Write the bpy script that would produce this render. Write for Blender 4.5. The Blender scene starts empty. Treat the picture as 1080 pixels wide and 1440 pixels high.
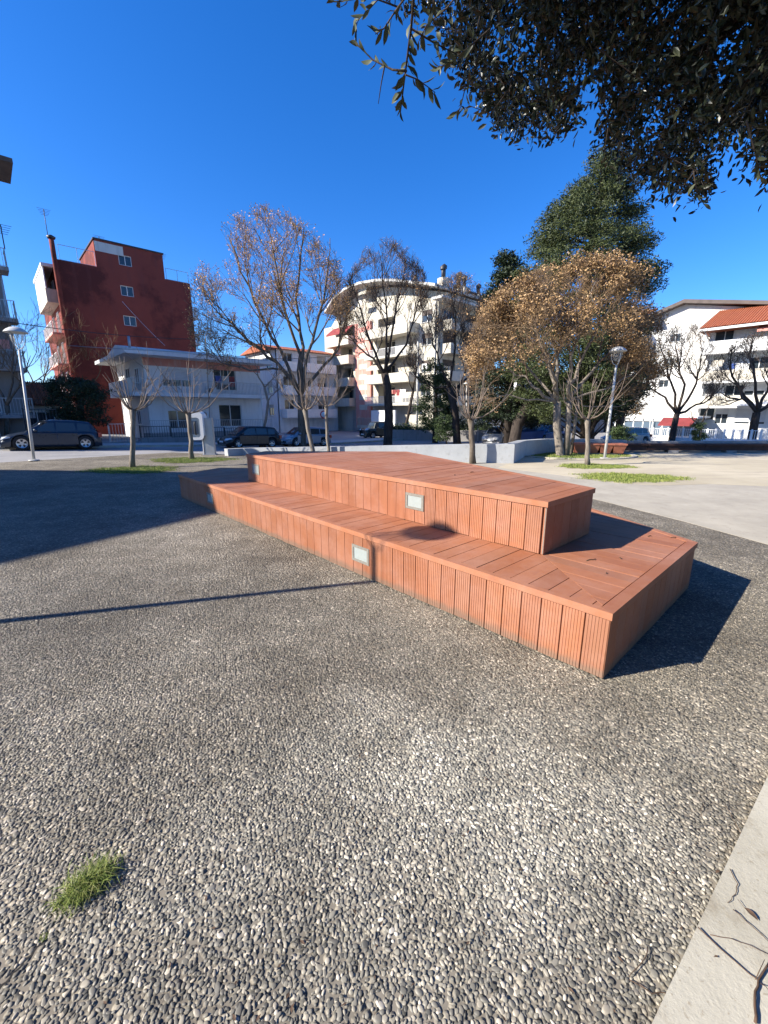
import bpy, math, random
import numpy as np
from math import sin, cos, pi, radians, sqrt, atan2
random.seed(7); RNG = np.random.default_rng(7)
scene = bpy.context.scene
COL = scene.collection

# ------------------------------------------------------------------ camera
H = 1.65; FPX = 592.0; PITCH = math.atan(140 / FPX)
cam_d = bpy.data.cameras.new('camera'); cam = bpy.data.objects.new('camera', cam_d); COL.objects.link(cam)
cam_d.sensor_fit = 'HORIZONTAL'; cam_d.sensor_width = 36.0; cam_d.lens = FPX / 1080 * 36.0
cam_d.clip_start = 0.05; cam_d.clip_end = 3000
cam.location = (0, 0, H); cam.rotation_euler = (pi / 2 - PITCH, 0, 0)
scene.camera = cam
scene.render.resolution_x = 768; scene.render.resolution_y = 1024

# ------------------------------------------------------------------ sky and sun
SUN_EL = radians(30.0)
SUN_DIR = (-.963 * cos(SUN_EL), -.267 * cos(SUN_EL), sin(SUN_EL))     # towards the sun
world = bpy.data.worlds.new('World'); scene.world = world; world.use_nodes = True
wn = world.node_tree.nodes; wl = world.node_tree.links
sky = wn.new('ShaderNodeTexSky'); sky.sky_type = 'NISHITA'; sky.sun_disc = False
sky.sun_elevation = SUN_EL; sky.sun_rotation = radians(254.5)
sky.air_density = 1.0; sky.dust_density = 0.4; sky.ozone_density = 4.0; sky.altitude = 100
hs = wn.new('ShaderNodeHueSaturation'); hs.inputs['Saturation'].default_value = 1.3; hs.inputs['Value'].default_value = 1.0
wl.new(sky.outputs['Color'], hs.inputs['Color'])
gain = wn.new('ShaderNodeMix'); gain.data_type = 'RGBA'; gain.blend_type = 'MULTIPLY'; gain.inputs[0].default_value = 1.0
gain.inputs[7].default_value = (1.08, 1.30, 1.76, 1)          # the camera's saturated rendering of a clear winter sky
wl.new(hs.outputs['Color'], gain.inputs[6])
wl.new(gain.outputs[2], wn['Background'].inputs['Color'])
wn['Background'].inputs['Strength'].default_value = 0.062
sd = bpy.data.lights.new('sun', 'SUN'); sd.energy = 5.0; sd.angle = radians(0.53); sd.color = (1.0, .93, .82)
sun = bpy.data.objects.new('sun', sd); COL.objects.link(sun)
from mathutils import Vector, Matrix
sun.rotation_euler = Vector(SUN_DIR).to_track_quat('Z', 'Y').to_euler()
scene.view_settings.view_transform = 'Standard'; scene.view_settings.look = 'None'
scene.view_settings.exposure = 1.22; scene.view_settings.gamma = 1.0
scene.view_settings.use_curve_mapping = False

# ------------------------------------------------------------------ layout helpers
AX = radians(42.7)
V = np.array([cos(AX), sin(AX)]); U = np.array([-sin(AX), cos(AX)])     # street direction, across the street
C0 = np.array([1.381, 2.346])                                            # near corner of the deck
_f = np.array([0, cos(PITCH), -sin(PITCH)]); _u = np.array([0, sin(PITCH), cos(PITCH)])
def ray(x, y): return _f + np.array([1., 0, 0]) * (x - 540) / FPX - _u * (y - 720) / FPX
def g(x, y, z=0.0):
    r = ray(x, y); t = (z - H) / r[2]; return np.array([r[0] * t, r[1] * t, z])
def hz(x, y, Y):
    r = ray(x, y); t = Y / r[1]; return np.array([r[0] * t, Y, H + r[2] * t])
def pn(x, y, N):                      # point of the plane n = N: returns (s, z)
    r = ray(x, y); t = N / (r[:2] @ U); P = r * t; return P[:2] @ V, P[2] + H
def ps(x, y, S):                      # point of the plane s = S: returns (n, z)
    r = ray(x, y); t = S / (r[:2] @ V); P = r * t; return P[:2] @ U, P[2] + H
def sn(s, n): return V * s + U * n
def to_sn(P): P = np.array(P[:2]); return P @ V, P @ U

def tag(o, label=None, cat=None, group=None, kind=None):
    if label: o['label'] = label
    if cat: o['category'] = cat
    if group: o['group'] = group
    if kind: o['kind'] = kind
    return o
def empty(name, loc, rz=0.0, label=None, cat=None, group=None):
    o = bpy.data.objects.new(name, None); COL.objects.link(o); o.empty_display_size = .2
    o.location = [float(a) for a in loc]; o.rotation_euler = (0, 0, rz)
    return tag(o, label, cat, group)
def copy_tree(o, parent=None):
    c = o.copy(); COL.objects.link(c); c.parent = parent
    for ch in o.children: copy_tree(ch, c)
    return c

class MB:
    """collects polygons; build() links them as one mesh object"""
    def __init__(s): s.v = []; s.f = []; s.sm = []
    def add(s, vs, fs, smooth=False):
        b = len(s.v); s.v += [tuple(float(c) for c in p) for p in vs]
        s.f += [tuple(b + i for i in f) for f in fs]; s.sm += [smooth] * len(fs); return s
    def box(s, x0, x1, y0, y1, z0, z1):
        return s.add([(x0,y0,z0),(x1,y0,z0),(x1,y1,z0),(x0,y1,z0),(x0,y0,z1),(x1,y0,z1),(x1,y1,z1),(x0,y1,z1)],
                     [(3,2,1,0),(4,5,6,7),(0,1,5,4),(1,2,6,5),(2,3,7,6),(3,0,4,7)])
    def prism(s, poly, z0, z1):
        n = len(poly)
        a = sum(poly[i][0]*poly[(i+1)%n][1]-poly[(i+1)%n][0]*poly[i][1] for i in range(n))
        if a < 0: poly = poly[::-1]
        return s.add([(p[0],p[1],z0) for p in poly]+[(p[0],p[1],z1) for p in poly],
                     [tuple(range(n))[::-1], tuple(range(n,2*n))]+[(i,(i+1)%n,(i+1)%n+n,i+n) for i in range(n)])
    def xprism(s, poly, x0, x1):      # polygon given in (y, z), extruded along x
        n = len(poly)
        return s.add([(x0,p[0],p[1]) for p in poly]+[(x1,p[0],p[1]) for p in poly],
                     [tuple(range(n)), tuple(range(n,2*n))[::-1]]+[(i,i+n,(i+1)%n+n,(i+1)%n) for i in range(n)])
    def yprism(s, poly, y0, y1):      # polygon given in (x, z), extruded along y
        n = len(poly)
        return s.add([(p[0],y0,p[1]) for p in poly]+[(p[0],y1,p[1]) for p in poly],
                     [tuple(range(n)), tuple(range(n,2*n))[::-1]]+[(i,i+n,(i+1)%n+n,(i+1)%n) for i in range(n)])
    def tube(s, pts, rad, k=6, cap=True):
        pts = [np.array(p, float) for p in pts]
        if not hasattr(rad, '__len__'): rad = [rad]*len(pts)
        b = []; ref = None
        for i, p in enumerate(pts):
            d = pts[min(i+1, len(pts)-1)] - pts[max(i-1, 0)]; d = d/(np.linalg.norm(d)+1e-9)
            if ref is None:
                ref = np.cross(d, (0,0,1) if abs(d[2]) < .9 else (1,0,0))
            ref = ref - d*(ref@d); ref = ref/(np.linalg.norm(ref)+1e-9); w = np.cross(d, ref)
            for j in range(k):
                a = 2*pi*j/k; b.append(p + rad[i]*(ref*cos(a)+w*sin(a)))
        f = []
        for i in range(len(pts)-1):
            for j in range(k):
                f.append((i*k+j, i*k+(j+1)%k, (i+1)*k+(j+1)%k, (i+1)*k+j))
        s.add(b, f, True)
        if cap and k > 3:
            n = len(s.v)-len(b); s.f += [tuple(n+j for j in range(k))[::-1], tuple(n+(len(pts)-1)*k+j for j in range(k))]; s.sm += [False, False]
        return s
    def lathe(s, prof, k=16, c=(0,0,0), smooth=True):   # profile of (radius, z)
        vs = []
        for r, z in prof:
            for j in range(k): a = 2*pi*j/k; vs.append((c[0]+r*cos(a), c[1]+r*sin(a), c[2]+z))
        fs = [(i*k+j, i*k+(j+1)%k, (i+1)*k+(j+1)%k, (i+1)*k+j) for i in range(len(prof)-1) for j in range(k)]
        return s.add(vs, fs, smooth)
    def wheelring(s, prof, k=20, c=(0,0,0)):            # profile of (radius, y), axis along y
        vs = []
        for r, y in prof:
            for j in range(k): a = 2*pi*j/k; vs.append((c[0]+r*cos(a), c[1]+y, c[2]+r*sin(a)))
        fs = [(i*k+j, i*k+(j+1)%k, (i+1)*k+(j+1)%k, (i+1)*k+j) for i in range(len(prof)-1) for j in range(k)]
        return s.add(vs, fs, True)
    def mesh(s, name, mat):
        me = bpy.data.meshes.new(name); me.from_pydata(s.v, [], s.f)
        me.polygons.foreach_set('use_smooth', s.sm); me.materials.append(mat); me.update(); return me
    def build(s, name, mat, parent=None, loc=None, rz=None):
        o = bpy.data.objects.new(name, s.mesh(name, mat)); COL.objects.link(o)
        if parent: o.parent = parent
        if loc is not None: o.location = [float(a) for a in loc]
        if rz is not None: o.rotation_euler = (0, 0, rz)
        return o
def inst(name, me, parent, loc=(0,0,0), rz=0.0, rx=0.0):
    o = bpy.data.objects.new(name, me); COL.objects.link(o)
    if parent: o.parent = parent
    o.location = [float(a) for a in loc]; o.rotation_euler = (rx, 0, rz); return o
def np_mesh(name, verts, tris, mat, smooth=False, parent=None):
    """fast mesh of polygons that all have the same number of corners"""
    k = tris.shape[1]; me = bpy.data.meshes.new(name)
    me.vertices.add(len(verts)); me.vertices.foreach_set('co', verts.astype(np.float32).ravel())
    me.loops.add(tris.size); me.loops.foreach_set('vertex_index', tris.astype(np.int32).ravel())
    me.polygons.add(len(tris)); me.polygons.foreach_set('loop_start', np.arange(0, tris.size, k, dtype=np.int32))
    me.polygons.foreach_set('loop_total', np.full(len(tris), k, dtype=np.int32))
    me.polygons.foreach_set('use_smooth', np.full(len(tris), smooth))
    me.materials.append(mat); me.update(calc_edges=True)
    o = bpy.data.objects.new(name, me); COL.objects.link(o)
    if parent: o.parent = parent
    return o

# ------------------------------------------------------------------ materials
def new_mat(name, rough=.8, metal=0.0, spec=.35):
    m = bpy.data.materials.new(name); m.use_nodes = True; nt = m.node_tree
    b = nt.nodes['Principled BSDF']; b.inputs['Roughness'].default_value = rough
    b.inputs['Metallic'].default_value = metal; b.inputs['Specular IOR Level'].default_value = spec
    return m, nt, b
def N(nt, typ, **kw):
    n = nt.nodes.new(typ)
    for k, val in kw.items():
        if k in n.inputs: n.inputs[k].default_value = val
        else: setattr(n, k, val)
    return n
def ramp(nt, fac, stops, interp='LINEAR'):
    r = nt.nodes.new('ShaderNodeValToRGB'); e = r.color_ramp.elements; r.color_ramp.interpolation = interp
    while len(e) < len(stops): e.new(.5)
    for i, (p, c) in enumerate(stops):
        e[i].position = p; e[i].color = (c[0], c[1], c[2], 1) if hasattr(c, '__len__') else (c, c, c, 1)
    nt.links.new(fac, r.inputs['Fac']); return r.outputs['Color']
def mixc(nt, a, b, fac, mode='MIX'):
    m = nt.nodes.new('ShaderNodeMix'); m.data_type = 'RGBA'; m.blend_type = mode
    for k, x in ((6, a), (7, b)):
        if hasattr(x, 'links'): nt.links.new(x, m.inputs[k])
        else: m.inputs[k].default_value = (*x, 1)
    if hasattr(fac, 'links'): nt.links.new(fac, m.inputs[0])
    else: m.inputs[0].default_value = fac
    return m.outputs[2]
def noise(nt, vec, scale, detail=4, rough=.55):
    n = N(nt, 'ShaderNodeTexNoise', Scale=scale, Detail=detail, Roughness=rough); nt.links.new(vec, n.inputs['Vector']); return n.outputs['Fac']
def pos(nt): return nt.nodes.new('ShaderNodeNewGeometry').outputs['Position']
def objc(nt): return nt.nodes.new('ShaderNodeTexCoord').outputs['Object']
def bump(nt, b, h, strength=.3, dist=.01):
    n = N(nt, 'ShaderNodeBump', Strength=strength, Distance=dist); nt.links.new(h, n.inputs['Height']); nt.links.new(n.outputs['Normal'], b.inputs['Normal'])
def simple(name, col, rough=.8, var=.18, scale=1.5, metal=0.0, spec=.35, bmp=0.0, bscale=40, dirt=None):
    m, nt, b = new_mat(name, rough, metal, spec)
    p = pos(nt); f = noise(nt, p, scale, 5)
    lo = tuple(c*(1-var) for c in col); hi = tuple(min(1, c*(1+var)) for c in col)
    c = ramp(nt, f, [(.3, lo), (.7, hi)])
    if dirt:
        d = ramp(nt, noise(nt, p, dirt[1], 6, .65), [(.52, 0.0), (.68, 1.0)])
        c = mixc(nt, c, dirt[0], d)
    nt.links.new(c, b.inputs['Base Color'])
    if bmp: bump(nt, b, noise(nt, p, bscale, 3), bmp, .01)
    return m
def leafmat(name, cols, rough=.55, trans=.0, spec=.3):
    m, nt, b = new_mat(name, rough, 0, spec)
    r = nt.nodes.new('ShaderNodeNewGeometry').outputs['Random Per Island']
    c = ramp(nt, r, [(i/(len(cols)-1), c) for i, c in enumerate(cols)]); nt.links.new(c, b.inputs['Base Color'])
    return m

def mk_wpc():
    m, nt, b = new_mat('terracotta_deck_board', .62, 0, .3)
    oc = objc(nt); rnd = nt.nodes.new('ShaderNodeObjectInfo').outputs['Random']
    base = ramp(nt, rnd, [(0, (.25,.097,.047)), (.35, (.30,.115,.055)), (.7, (.33,.132,.064)), (.85,(.275,.122,.068)), (1, (.31,.117,.055))])
    # grain stretched along the board (local y)
    mp = N(nt, 'ShaderNodeMapping'); mp.inputs['Scale'].default_value = (60, 3, 60); nt.links.new(oc, mp.inputs['Vector'])
    gr = noise(nt, mp.outputs['Vector'], 1.0, 4)
    c = mixc(nt, base, (.25,.08,.05), ramp(nt, gr, [(.45, 0.0), (.9, .5)]))
    pw = pos(nt); du = ramp(nt, noise(nt, pw, 2.2, 6, .7), [(.42, 0.0), (.72, .6)])
    c = mixc(nt, c, (.39,.205,.145), du)
    du2 = ramp(nt, noise(nt, pw, 14, 5, .7), [(.62, 0.0), (.75, .5)])
    c = mixc(nt, c, (.20,.085,.06), du2)
    sz = N(nt, 'ShaderNodeSeparateXYZ'); nt.links.new(pw, sz.inputs[0])          # splashed dirt along the foot of the boards
    sm = N(nt, 'ShaderNodeMath', operation='MULTIPLY_ADD'); nt.links.new(noise(nt, pw, 9, 5, .7), sm.inputs[0]); sm.inputs[1].default_value = -.085; nt.links.new(sz.outputs[2], sm.inputs[2])
    c = mixc(nt, c, (.17,.12,.085), ramp(nt, sm.outputs[0], [(0.0, .7), (.045, 0.0)]))
    ds = ramp(nt, noise(nt, pw, 5.5, 7, .75), [(.55, 0.0), (.66, .35)])
    c = mixc(nt, c, (.22,.10,.07), ds)
    nt.links.new(c, b.inputs['Base Color'])
    bump(nt, b, gr, .25, .002)
    return m
def mk_pebble_ground():
    m, nt, b = new_mat('washed_pebble_paving', .85, 0, .25)
    p = pos(nt)
    mp = N(nt, 'ShaderNodeMapping'); mp.inputs['Scale'].default_value = (1, 1, 0); nt.links.new(p, mp.inputs['Vector'])
    wz = N(nt, 'ShaderNodeTexNoise', Scale=30.0, Detail=2.0); nt.links.new(mp.outputs['Vector'], wz.inputs['Vector'])
    wv = N(nt, 'ShaderNodeVectorMath', operation='SCALE'); nt.links.new(wz.outputs['Color'], wv.inputs[0]); wv.inputs['Scale'].default_value = .018
    ad = N(nt, 'ShaderNodeVectorMath', operation='ADD'); nt.links.new(mp.outputs['Vector'], ad.inputs[0]); nt.links.new(wv.outputs[0], ad.inputs[1])
    vo = N(nt, 'ShaderNodeTexVoronoi', Scale=48.0); nt.links.new(ad.outputs[0], vo.inputs['Vector'])
    sep = N(nt, 'ShaderNodeSeparateColor'); nt.links.new(vo.outputs['Color'], sep.inputs[0])
    peb = ramp(nt, sep.outputs[0], PEB)
    gap = ramp(nt, vo.outputs['Distance'], [(.42, 0.0), (.62, 1.0)])
    c = mixc(nt, peb, (.25,.23,.195), gap)
    nt.links.new(stain_and_shading(nt, c, p), b.inputs['Base Color'])
    h = ramp(nt, vo.outputs['Distance'], [(0, 1.0), (.35, .8), (.62, 0.0)])
    bump(nt, b, h, 1.0, .009)
    return m
PEB = [(0, (.10,.10,.09)), (.2, (.17,.167,.15)), (.5, (.245,.238,.208)), (.75, (.315,.30,.255)), (.92, (.43,.40,.335)), (1, (.66,.62,.54))]
def stain_and_shading(nt, c, p):
    """weathering of the paving: broad damp or mossy darker areas and small spots, plus painted near-to-far shading"""
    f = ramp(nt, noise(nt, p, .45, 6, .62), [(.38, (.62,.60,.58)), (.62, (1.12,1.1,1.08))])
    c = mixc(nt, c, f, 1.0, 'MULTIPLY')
    # viewing-angle shading painted into the colour: paler near the camera, darker beyond
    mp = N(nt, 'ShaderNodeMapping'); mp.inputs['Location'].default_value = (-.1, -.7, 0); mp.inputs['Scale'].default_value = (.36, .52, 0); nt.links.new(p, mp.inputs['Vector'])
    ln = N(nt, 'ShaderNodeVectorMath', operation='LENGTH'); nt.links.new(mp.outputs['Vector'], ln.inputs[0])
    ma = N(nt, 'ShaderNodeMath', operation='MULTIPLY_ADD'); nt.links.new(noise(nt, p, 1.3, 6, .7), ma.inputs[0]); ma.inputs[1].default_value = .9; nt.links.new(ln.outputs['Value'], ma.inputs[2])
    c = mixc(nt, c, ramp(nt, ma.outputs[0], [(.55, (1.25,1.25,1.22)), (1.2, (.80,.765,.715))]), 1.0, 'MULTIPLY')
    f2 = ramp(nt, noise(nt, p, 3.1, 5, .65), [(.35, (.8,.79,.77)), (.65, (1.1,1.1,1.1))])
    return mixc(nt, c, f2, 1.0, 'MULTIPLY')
def mk_pebble():
    m, nt, b = new_mat('river_pebble', .6, 0, .4)
    r = nt.nodes.new('ShaderNodeNewGeometry').outputs['Random Per Island']
    c = ramp(nt, r, PEB); nt.links.new(stain_and_shading(nt, c, pos(nt)), b.inputs['Base Color']); return m
def mk_sand():
    m, nt, b = new_mat('sandy_court', .95, 0, .1); p = pos(nt)
    c = ramp(nt, noise(nt, p, .35, 6, .6), [(.35, (.38,.33,.235)), (.65, (.50,.44,.325))])
    mp = N(nt, 'ShaderNodeMapping'); mp.inputs['Scale'].default_value = (.5, 2.2, 1); mp.inputs['Rotation'].default_value = (0,0,.3); nt.links.new(p, mp.inputs['Vector'])
    c = mixc(nt, c, (.36,.31,.24), ramp(nt, noise(nt, mp.outputs['Vector'], 1.3, 6, .7), [(.5, 0.0), (.66, .75)]))
    c = mixc(nt, c, (.30,.26,.2), ramp(nt, noise(nt, p, 22, 3, .7), [(.6, 0.0), (.75, .6)]))
    nt.links.new(c, b.inputs['Base Color']); bump(nt, b, noise(nt, p, 60, 4), .5, .01); return m
def mk_concrete(name, lo, hi, dirt=(.25,.23,.2), bs=25):
    m, nt, b = new_mat(name, .88, 0, .25); p = pos(nt)
    c = ramp(nt, noise(nt, p, 1.1, 7, .65), [(.32, lo), (.68, hi)])
    c = mixc(nt, c, dirt, ramp(nt, noise(nt, p, 5.0, 6, .72), [(.54, 0.0), (.72, .65)]))
    c = mixc(nt, c, dirt, ramp(nt, noise(nt, p, 55, 3, .6), [(.62, 0.0), (.72, .6)]))
    nt.links.new(c, b.inputs['Base Color']); bump(nt, b, noise(nt, p, bs, 5, .7), .35, .01); return m
def mk_redwall():
    m, nt, b = new_mat('faded_red_render', .9, 0, .2); p = pos(nt)
    c = ramp(nt, noise(nt, p, .25, 6, .6), [(.3, (.175,.042,.033)), (.7, (.24,.058,.042))])
    c = mixc(nt, c, (.09,.025,.022), ramp(nt, noise(nt, p, .16, 8, .68), [(.50, 0.0), (.58, .85)]))
    mp = N(nt, 'ShaderNodeMapping'); mp.inputs['Scale'].default_value = (.9, .9, .12); nt.links.new(p, mp.inputs['Vector'])
    c = mixc(nt, c, (.16,.05,.045), ramp(nt, noise(nt, mp.outputs['Vector'], 1.2, 6, .7), [(.55, 0.0), (.7, .6)]))
    nt.links.new(c, b.inputs['Base Color']); bump(nt, b, noise(nt, p, 12, 3), .2, .01); return m
def mk_streaked(name, lo, hi, streak, amt=.5):
    m, nt, b = new_mat(name, .85, 0, .25); p = pos(nt)
    c = ramp(nt, noise(nt, p, .5, 6, .6), [(.3, lo), (.7, hi)])
    mp = N(nt, 'ShaderNodeMapping'); mp.inputs['Scale'].default_value = (1.6, 1.6, .18); nt.links.new(p, mp.inputs['Vector'])
    c = mixc(nt, c, streak, ramp(nt, noise(nt, mp.outputs['Vector'], 1.5, 6, .7), [(.52, 0.0), (.72, amt)]))
    nt.links.new(c, b.inputs['Base Color']); return m
def mk_bark(name, lo, hi, sc=6):
    m, nt, b = new_mat(name, .95, 0, .15); p = pos(nt)
    mp = N(nt, 'ShaderNodeMapping'); mp.inputs['Scale'].default_value = (sc, sc, sc*.25); nt.links.new(p, mp.inputs['Vector'])
    f = noise(nt, mp.outputs['Vector'], 1.5, 6, .7)
    nt.links.new(ramp(nt, f, [(.35, lo), (.65, hi)]), b.inputs['Base Color']); bump(nt, b, f, .8, .03); return m
def mk_tile():
    m, nt, b = new_mat('terracotta_roof_tiles', .8, 0, .3); oc = objc(nt)
    wv = N(nt, 'ShaderNodeTexWave', Scale=3.2, Distortion=.3); wv.bands_direction = 'X'; nt.links.new(oc, wv.inputs['Vector'])
    c = ramp(nt, noise(nt, oc, 3, 5, .7), [(.3, (.36,.10,.045)), (.7, (.52,.17,.08))])
    c = mixc(nt, c, (.2,.07,.04), ramp(nt, wv.outputs['Fac'], [(.0, .7), (.35, 0.0)]))
    nt.links.new(c, b.inputs['Base Color']); bump(nt, b, wv.outputs['Fac'], 1.0, .06); return m
def mk_glass(name, col, rough=.06):
    m, nt, b = new_mat(name, rough, 0, .6); b.inputs['Base Color'].default_value = (*col, 1); return m
def mk_asphalt():
    m, nt, b = new_mat('worn_asphalt', .9, 0, .25); p = pos(nt)
    c = ramp(nt, noise(nt, p, .3, 6, .6), [(.35, (.22,.215,.215)), (.65, (.31,.30,.295))])
    c = mixc(nt, c, (.07,.07,.07), ramp(nt, noise(nt, p, 1.4, 7, .75), [(.58, 0.0), (.66, .6)]))
    c = mixc(nt, c, (.3,.29,.28), ramp(nt, noise(nt, p, 90, 2), [(.6, 0.0), (.7, .5)]))
    nt.links.new(c, b.inputs['Base Color']); bump(nt, b, noise(nt, p, 120, 3), .5, .01); return m

M = dict(
    deck=mk_wpc(), peb_ground=mk_pebble_ground(), pebble=mk_pebble(), sand=mk_sand(), asphalt=mk_asphalt(),
    dark_void=simple('dark_subframe', (.02,.018,.016), .9),
    path=mk_concrete('smooth_cement_path', (.31,.28,.225), (.42,.38,.305), (.26,.225,.18)),
    kerb=mk_concrete('pale_kerb_concrete', (.33,.305,.24), (.48,.45,.37), (.21,.17,.115), 60),
    wallc=mk_concrete('painted_grey_concrete', (.29,.305,.315), (.38,.39,.395), (.2,.2,.19)),
    sidewalk=mk_concrete('pale_pavement_slabs', (.38,.37,.35), (.5,.49,.46)),
    soil=simple('dry_soil', (.13,.10,.07), .95, .4, 8, bmp=.8, bscale=60),
    red=mk_redwall(), white=mk_streaked('white_render', (.62,.62,.60), (.74,.74,.72), (.45,.44,.42), .4),
    whitegrey=mk_streaked('aged_white_render', (.66,.665,.655), (.78,.775,.76), (.38,.37,.36), .5),
    cream=mk_streaked('cream_render', (.43,.40,.33), (.57,.535,.45), (.24,.21,.17), .7),
    greyw=mk_streaked('grey_concrete_facade', (.22,.21,.2), (.32,.31,.3), (.12,.11,.1), .6),
    greyl=mk_streaked('light_grey_render', (.48,.47,.44), (.58,.57,.53), (.36,.34,.31), .5),
    pink=mk_streaked('faded_pink_render', (.50,.20,.16), (.62,.30,.25), (.6,.5,.45), .7),
    tile=mk_tile(), metal=simple('galvanised_metal', (.42,.43,.44), .45, .1, 3, .7),
    darkmetal=simple('dark_painted_metal', (.04,.04,.042), .5), lampgrey=simple('lamp_grey_paint', (.45,.45,.43), .5, .1, 4),
    whitepaint=simple('white_paint', (.75,.75,.73), .5, .06), frame=simple('white_window_frame', (.72,.72,.7), .5, .05),
    glass=mk_glass('dark_window_glass', (.03,.04,.05)), glassb=mk_glass('bluish_window_glass', (.10,.14,.19)),
    shutter=simple('beige_roller_shutter', (.45,.42,.36), .7, .08), shutterw=simple('white_roller_shutter', (.6,.61,.62), .7, .06),
    shutterd=simple('brown_roller_shutter', (.09,.07,.06), .7, .2),
    frost=simple('frosted_lamp_glass', (.27,.30,.285), .35, .05, 20, spec=.6), steel=simple('brushed_steel_frame', (.185,.17,.145), .65, .15, 40, .0, spec=.2),
    bowl=mk_glass('lamp_bowl', (.35,.35,.33), .15),
    bark=mk_bark('grey_brown_bark', (.07,.055,.04), (.17,.14,.11)), barkd=mk_bark('dark_bark', (.025,.02,.017), (.07,.055,.045)),
    barkp=mk_bark('pale_smooth_bark', (.12,.10,.08), (.26,.225,.185), 9),
    whip=simple('pale_young_shoots', (.17,.13,.10), .8, .2, 4),
    twig=simple('brown_twigs', (.18,.12,.07), .85, .3, 2), twigd=simple('dark_twigs', (.085,.064,.052), .85, .3, 2),
    grass=leafmat('grass_blades', [(.08,.12,.022), (.14,.19,.035), (.23,.27,.055), (.31,.30,.12)]),
    turf=simple('turf_base', (.09,.13,.03), .95, .5, 9, bmp=.6),
    berry=leafmat('dry_orange_berries', [(.30,.16,.06), (.48,.27,.10), (.58,.37,.16), (.36,.19,.09)]),
    berry2=leafmat('dry_pinkish_seeds', [(.44,.23,.08), (.64,.38,.15), (.52,.28,.10)]),
    dryleaf=leafmat('dry_yellow_brown_leaves', [(.10,.06,.025), (.34,.205,.09), (.24,.155,.065), (.50,.32,.155), (.16,.09,.05)]),
    needle=leafmat('conifer_foliage', [(.025,.036,.012), (.045,.060,.018), (.075,.09,.026), (.03,.042,.014)]),
    evergreen=leafmat('dark_evergreen_leaves', [(.012,.02,.01), (.022,.036,.014), (.035,.05,.02)]),
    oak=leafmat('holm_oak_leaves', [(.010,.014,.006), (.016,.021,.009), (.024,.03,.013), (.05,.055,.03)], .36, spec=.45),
    oakn=leafmat('sunlit_holm_oak_leaves', [(.03,.04,.018), (.05,.058,.03), (.07,.08,.045), (.04,.05,.025)], .55, spec=.25),  # paler twin of the oak leaves, sunlight put into the colour
    hedge=leafmat('hedge_leaves', [(.02,.035,.012), (.04,.065,.02), (.07,.10,.03)]),
    litter=simple('dry_brown_litter', (.09,.055,.035), .9, .4, 30),
    rubber=simple('tyre_rubber', (.02,.02,.02), .85), rim=simple('alloy_rim', (.5,.5,.5), .35, .05, 3, .8),
    blue=simple('blue_bin_plastic', (.03,.07,.25), .5), awning=simple('dark_red_awning', (.22,.04,.04), .8),
    lens=mk_glass('headlight_lens', (.5,.53,.55), .1), tail=mk_glass('tail_light_lens', (.3,.02,.02), .15),
    plate=simple('number_plate', (.7,.7,.68), .5, .03), brown=simple('brown_painted_metal', (.12,.06,.04), .6),
    signred=simple('sign_red', (.5,.03,.03), .5, .05), wood=simple('weathered_wood_post', (.16,.12,.085), .9, .3, 10),
)
def mk_bowl():
    m, nt, b = new_mat('clear_lamp_bowl', .1, 0, .6); b.inputs['Base Color'].default_value = (.5,.5,.48,1)
    t = nt.nodes.new('ShaderNodeBsdfTransparent'); mx = nt.nodes.new('ShaderNodeMixShader'); mx.inputs[0].default_value = .78
    nt.links.new(b.outputs[0], mx.inputs[1]); nt.links.new(t.outputs[0], mx.inputs[2]); nt.links.new(mx.outputs[0], nt.nodes['Material Output'].inputs['Surface']); return m
M['bowl'] = mk_bowl()
def paint(name, col):
    m, nt, b = new_mat(name, .28, .25, .5); b.inputs['Base Color'].default_value = (*col, 1)
    b.inputs['Coat Weight'].default_value = .4; b.inputs['Coat Roughness'].default_value = .08
    f = noise(nt, pos(nt), 3, 5); nt.links.new(ramp(nt, f, [(.3, .25), (.7, .4)]), b.inputs['Roughness']); return m

# ------------------------------------------------------------------ terrain and plaza
def P2(a): return (float(a[0]), float(a[1]))
W = [g(342, 640), g(722, 652), g(738, 642.5), g(768, 637.5), g(820, 635), g(880, 634.5), g(980, 634.5), g(1080, 634.5)]
BND = [P2(sn(-70, 19.3)), P2(sn(5.6, 19.3))] + [P2(w) for w in W] + [(24.0, 17.2), (40.0, 15.0)]
PLAZA = BND + [(40.0, -12.0), (-12.0, -12.0), P2(sn(-70, -30))]
def inside(px, py, poly):
    r = np.zeros(np.shape(px), bool); n = len(poly)
    for i in range(n):
        x1, y1 = poly[i]; x2, y2 = poly[(i+1) % n]
        if y1 == y2: continue
        c = ((y1 > py) != (y2 > py)) & (px < (x2-x1)*(py-y1)/(y2-y1)+x1); r ^= c
    return r
def dist_line(px, py, line):
    d = np.full(np.shape(px), 1e9)
    for (x1, y1), (x2, y2) in zip(line[:-1], line[1:]):
        L2 = (x2-x1)**2+(y2-y1)**2; t = np.clip(((px-x1)*(x2-x1)+(py-y1)*(y2-y1))/L2, 0, 1)
        d = np.minimum(d, np.hypot(px-x1-t*(x2-x1), py-y1-t*(y2-y1)))
    return d
def zt(px, py):
    px = np.asarray(px, float); py = np.asarray(py, float)
    s = px*V[0]+py*V[1]; D = dist_line(px, py, BND); D = np.where(inside(px, py, PLAZA), 0, D)
    k = np.clip(D/6, 0, 1); k = k*k*(3-2*k)
    return -.08 - np.clip(.17+.04*(s-2), .1, .92)*k
def zs(P): return float(zt(P[0], P[1]))
def gt(x, y, up=0.0):                 # pixel to a point standing on the terrain
    z = -.5
    for _ in range(12): P = g(x, y, z); z = .5*z+.5*(zs(P)+up)
    return np.array([P[0], P[1], zs(P)+up])
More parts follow.
